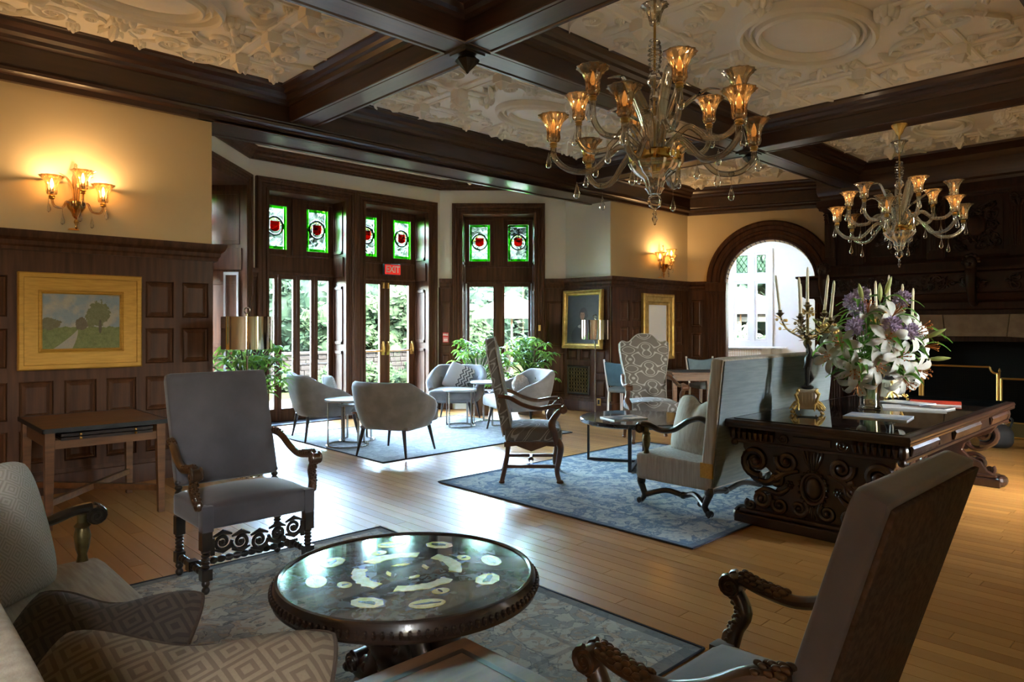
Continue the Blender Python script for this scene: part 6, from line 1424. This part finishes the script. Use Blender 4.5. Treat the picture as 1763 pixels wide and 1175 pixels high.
# ------------------------------------------------------------------ papers on the desk
def desk_at(u, v):
    k = (1.45-DT)*1200/(v-560); s = (u-881.5)/1200; return (k*(fwx+rx_*s), k*(fwy+ry_*s), DT)
for i, (u, v, rz, w_, d_, cov, lab) in enumerate(((1512,719,8,.30,.42,'paper_blue','blue-grey brochure at the near corner of the glass desk top'),(1572,704,20,.30,.44,'paper','white leaflet fanned behind the near brochure'),(1598,703,-5,.24,.32,'paper_dark','dark-covered magazine on the desk among white papers'),
       (1610,696,14,.28,.38,'paper_red','red-covered booklet on the desk top'),(1560,697,-12,.26,.36,'paper_blue','pale brochure lying behind the glass vase'))):
    p = desk_at(u, v); book('brochure', lab, 'brochure', (p[0], p[1], DT+.0005*i), R(rz), w_, d_, .010+.002*i, cov, 'papers on the carved desk')
# black bag by the hearth
bg_ = thing('bag', 'black soft bag on the floor between desk and hearth', 'bag', (9.95, 2.02, 0), R(25)); m = MB(); m.rbox((0,0,.13), (.50,.30,.26), .10, 11, top=.03); m.build('body', MT['black_fabric'], bg_)
m = MB(); m.tube(smoothpath([(-.12,-.12,.24),(-.10,-.15,.33),(.10,-.15,.33),(.12,-.12,.24)], 5), .012, 6); m.tube(smoothpath([(-.12,.12,.24),(-.10,.14,.31),(.10,.14,.31),(.12,.12,.24)], 5), .012, 6); m.build('handle', MT['black'], bg_)
m = MB(); m.box(-.12,.10,-.06,.08,.272,.285); m.build('folded_flap', MT['paper_blue'], bg_, smooth=False)
# ================================================================== POTTED PLANTS
lp = MB(); lp.grid(lambda u, v: (.024*(2*v-1)*sin(PI*min(.98, .04+.96*u))**.7, .15*u, .03*sin(u*2.2)-.075*u*u + .006*abs(2*v-1)), 8, 3); lpm = lp.mesh('leaf', True, 80); lpm.materials.append(MT['leaf_green'])
lpl = lp.mesh('leaf', True, 80); lpl.materials.append(MT['leaf_light'])
def plant(loc, label, H_, W_, seed, nst=34, pot=.17, ph=.36):
    rg = random.Random(seed); t = thing('potted_plant', label, 'plant', loc, rg.random())
    m = MB(); m.taper((0,0,0), (pot*.85,pot*.85), (0,0,ph), (pot,pot)); m.box(-pot-.012, pot+.012, -pot-.012, pot+.012, ph-.04, ph); m.build('planter', MT['planter'], t, smooth=False, bevel=.005)
    m = MB(); m.box(-pot+.01, pot-.01, -pot+.01, pot-.01, ph, ph+.004); m.build('soil', MT['bark'], t, smooth=False)
    st_ = MB(); n = 0; extra = MB()
    for i in range(nst):
        a = rg.random()*2*PI; r_ = W_*math.sqrt(rg.random()); z = lerp(ph+.14, H_, rg.random()**.75); r_ *= (.55+.45*min(1, (H_-z)/(H_*.35)+.25))
        tip = Vector((r_*cos(a), r_*sin(a), z)); st_.tube(smoothpath([(tip.x*.12, tip.y*.12, ph-.02), (tip.x*.35, tip.y*.35, lerp(ph, z, .6)), tuple(tip)], 4), [.008]*4+[.006]*4+[.003], 5)
        for k in range(7):
            b = a+rg.uniform(-.6,.6)+(k-3)*.85; el = rg.uniform(-.35,.35); s = rg.uniform(.65,1.05)
            M_ = Matrix.Translation(tip-Vector((0,0,.03*rg.random()))) @ Matrix.Rotation(b, 4, 'Z') @ Matrix.Rotation(el, 4, 'X') @ Matrix.Rotation(rg.uniform(-.5,.5), 4, 'Y') @ Matrix.Scale(s, 4)
            n += 1
            if n <= 300: mo('leaf', lpl if rg.random() < .4 else lpm, t, M_)
            else: extra.add([M_ @ Vector(p_) for p_ in lp.v], lp.f)
    st_.build('stem', MT['stem_green'], t); tag(extra.build('small_leaves', MT['leaf_light'], t), kind='stuff'); return t
plant((3.50, 8.22, 0), 'leafy green plant in a brown planter behind the grey armchair and lamp', 1.28, .46, 1, 72)
plant((7.42, 8.52, 0), 'bushy green plant under the middle of the bay window', 1.22, .46, 2, 72)
plant((8.10, 8.02, 0), 'bushy green plant beside the pier under the bay window', 1.24, .46, 3, 72)

# ================================================================== GARDEN
GZ = -.22
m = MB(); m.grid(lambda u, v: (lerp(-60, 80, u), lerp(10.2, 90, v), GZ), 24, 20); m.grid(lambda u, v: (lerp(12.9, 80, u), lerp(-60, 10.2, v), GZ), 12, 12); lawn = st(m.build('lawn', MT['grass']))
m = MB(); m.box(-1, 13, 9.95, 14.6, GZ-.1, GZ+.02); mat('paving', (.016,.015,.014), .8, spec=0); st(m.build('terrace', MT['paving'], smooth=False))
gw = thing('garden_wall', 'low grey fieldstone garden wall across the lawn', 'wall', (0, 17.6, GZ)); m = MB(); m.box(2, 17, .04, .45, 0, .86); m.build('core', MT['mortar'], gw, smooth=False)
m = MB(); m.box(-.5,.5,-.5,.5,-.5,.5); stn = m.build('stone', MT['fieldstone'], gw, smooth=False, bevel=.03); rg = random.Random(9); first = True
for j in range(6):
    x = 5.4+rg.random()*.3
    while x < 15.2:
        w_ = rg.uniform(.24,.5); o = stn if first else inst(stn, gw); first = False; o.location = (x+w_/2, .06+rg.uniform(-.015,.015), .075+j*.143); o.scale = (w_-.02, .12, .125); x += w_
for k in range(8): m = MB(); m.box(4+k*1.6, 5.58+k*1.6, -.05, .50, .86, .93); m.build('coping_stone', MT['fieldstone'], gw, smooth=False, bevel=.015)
def tree(loc, label, H_, W_, seed, mt, n=2600, leaf=.30, trunk=True, cat='tree', z0=.25, name='tree'):
    rg = random.Random(seed); t = thing(name, label, cat, loc); blobs = []
    for i in range(11):
        a = rg.random()*6.28; z = z0+(.92-z0)*((i+rg.random())/11); k = math.sqrt(max(.05, 1-((z-.5)/.55)**2)); blobs.append((Vector((W_*.55*k*cos(a)*rg.random()**.5, W_*.55*k*sin(a)*rg.random()**.5, H_*z)), W_*rg.uniform(.30,.46)))
    if trunk:
        m = MB(); m.tube([(0,0,-.05),(.05,.03,H_*.35),(0,.05,H_*.7)], [H_*.03, H_*.022, H_*.008], 8)
        for b, r_ in blobs[:5]: m.tube([(0,0,H_*.3), tuple(b*.6+Vector((0,0,H_*.15))), tuple(b)], [H_*.014,H_*.01,.02], 6)
        m.build('trunk', MT['bark'], t)
    m = MB()
    for b, r_ in blobs:
        if b.z-r_*.8 > 0 or True: m.sph(b, (r_*.86, r_*.86, min(r_*.86, max(.1, b.z))), 12, 8)
    for i in range(n):
        b, r_ = rg.choice(blobs); d = Vector((rg.gauss(0,1), rg.gauss(0,1), rg.gauss(0,1))).normalized(); p = b + d*r_*rg.uniform(.72,1.08)
        if p.z < .02: continue
        u = Vector((rg.gauss(0,1), rg.gauss(0,1), rg.gauss(0,1))).normalized(); w_ = u.orthogonal().normalized(); s = leaf*rg.uniform(.6,1.2)
        m.add([p-u*s, p+w_*s*.45, p+u*s, p-w_*s*.45], [(0,1,2,3)])
    tag(m.build('foliage', MT[mt], t, smooth=False), kind='stuff'); return t
def spot(u, t_): s = (u-881.5)/1200; return (t_*(fwx+rx_*s), t_*(fwy+ry_*s), GZ)
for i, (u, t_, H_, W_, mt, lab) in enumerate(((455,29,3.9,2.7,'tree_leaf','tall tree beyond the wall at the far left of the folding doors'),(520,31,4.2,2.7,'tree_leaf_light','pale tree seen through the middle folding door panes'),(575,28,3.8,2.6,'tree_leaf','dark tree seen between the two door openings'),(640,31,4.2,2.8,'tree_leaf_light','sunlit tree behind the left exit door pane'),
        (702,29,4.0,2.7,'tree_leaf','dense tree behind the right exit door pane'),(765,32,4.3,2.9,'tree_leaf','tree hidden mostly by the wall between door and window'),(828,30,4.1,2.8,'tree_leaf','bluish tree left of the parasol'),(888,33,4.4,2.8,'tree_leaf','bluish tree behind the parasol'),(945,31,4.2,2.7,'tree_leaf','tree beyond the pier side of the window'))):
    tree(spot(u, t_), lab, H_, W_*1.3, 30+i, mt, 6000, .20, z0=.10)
mat('tree_leaf_hazed', (0.0042,0.0071,0.0059), .95, spec=0, c2=(0.0054,0.0086,0.0071), nscale=.3)  # paler leaf colours with the haze of distance painted in
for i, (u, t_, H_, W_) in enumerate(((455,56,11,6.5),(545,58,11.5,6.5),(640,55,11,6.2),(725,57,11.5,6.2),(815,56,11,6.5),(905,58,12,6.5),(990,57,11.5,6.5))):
    tree(spot(u, t_), 'pale hazy tall tree far behind the garden, ' + ('behind the first folding panes', 'behind the last folding panes', 'behind the left exit pane', 'behind the strip between door and window', 'behind the left bay window pane', 'behind the parasol', 'behind the pier')[i], H_, W_, 130+i, 'tree_leaf_hazed', 5000, .42, z0=.10)
for i, (u, t_, H_, W_) in enumerate(((648,23.4,2.6,1.2),(705,23.2,3.0,1.3),(560,23.4,2.2,1.2),(800,27,2.2,1.3))):
    tree(spot(u, t_), ('pale flowering shrub behind the garden wall, left exit pane', 'pale flowering shrub behind the garden wall, right exit pane', 'pale shrub behind the garden wall at the folding doors', 'pale shrub near the parasol base')[i], H_, W_, 60+i, 'tree_leaf_light', 1500, .15, False, 'shrub', .2, 'shrub')
for i, (u, t_, H_, W_) in enumerate(((632,19.3,.55,.4),(664,19.2,.5,.35),(700,16.2,.8,.5),(490,17.4,.5,.4),(560,17.8,.5,.4))):
    tree(spot(u, t_), ('small shrub at the wall foot by the left exit pane', 'small shrub at the wall foot behind the door latch', 'green shrub close outside the right exit door', 'small shrub outside the second folding pane', 'small shrub outside the last folding pane')[i], H_, W_, 80+i, 'tree_leaf_light', 500, .09, False, 'shrub', .2, 'shrub')
def parasol(loc, label, R_, hz, rim):
    t = thing('parasol', label, 'parasol', loc, .3, 'white garden parasols'); m = MB(); N_ = 8
    m.lathe([(R_,rim-.16),(R_,rim),(R_*.5,lerp(rim,hz,.55)),(.10,hz-.03),(0,hz)], N_); m.lathe([(.3,hz-.05),(.12,hz+.06),(0,hz+.09)], N_); m.build('canopy', MT['canvas'], t, smooth=False)
    m = MB(); m.lathe([(.03,0),(.03,hz+.1),(0,hz+.15)], 10); m.build('pole', MT['wood_table'], t)
    for k in range(N_): a = 2*PI*k/N_; m = MB(); m.tube([(0,0,hz-.05), (R_*.97*cos(a),R_*.97*sin(a),rim-.03)], .014, 5); m.build('rib', MT['wood_table'], t)
    m = MB(); m.lathe([(.28,0),(.28,.06),(.06,.10),(.05,.3)], 16); m.build('base', MT['iron'], t)
parasol(spot(881, 21), 'open white parasol outside the bay window', 1.22, 2.62, 2.02)
parasol(spot(1275, 24), 'white parasol seen through the left sunroom pane', 1.9, 2.9, 2.2)
parasol(spot(1320, 25), 'white parasol seen through the right sunroom pane', 1.6, 2.5, 1.95)
for i, (u, t_, H_, W_, lab) in enumerate(((1262,34,9,4.2,'tree beyond the sunroom, left pane'),(1330,36,10,4.4,'tree beyond the sunroom, right pane'),(1230,38,10,4.6,'tree beyond the sunroom jamb'))): tree(spot(u, t_), lab, H_, W_, 90+i, 'tree_leaf', 2400, .34)
for i, (u, t_) in enumerate(((1272,22),(1312,22.5))): tree(spot(u, t_), ('clipped shrub below the left sunroom pane', 'clipped shrub below the right sunroom pane')[i], 1.2, .8, 96+i, 'tree_leaf_light', 900, .12, False, 'shrub', .2, 'shrub')
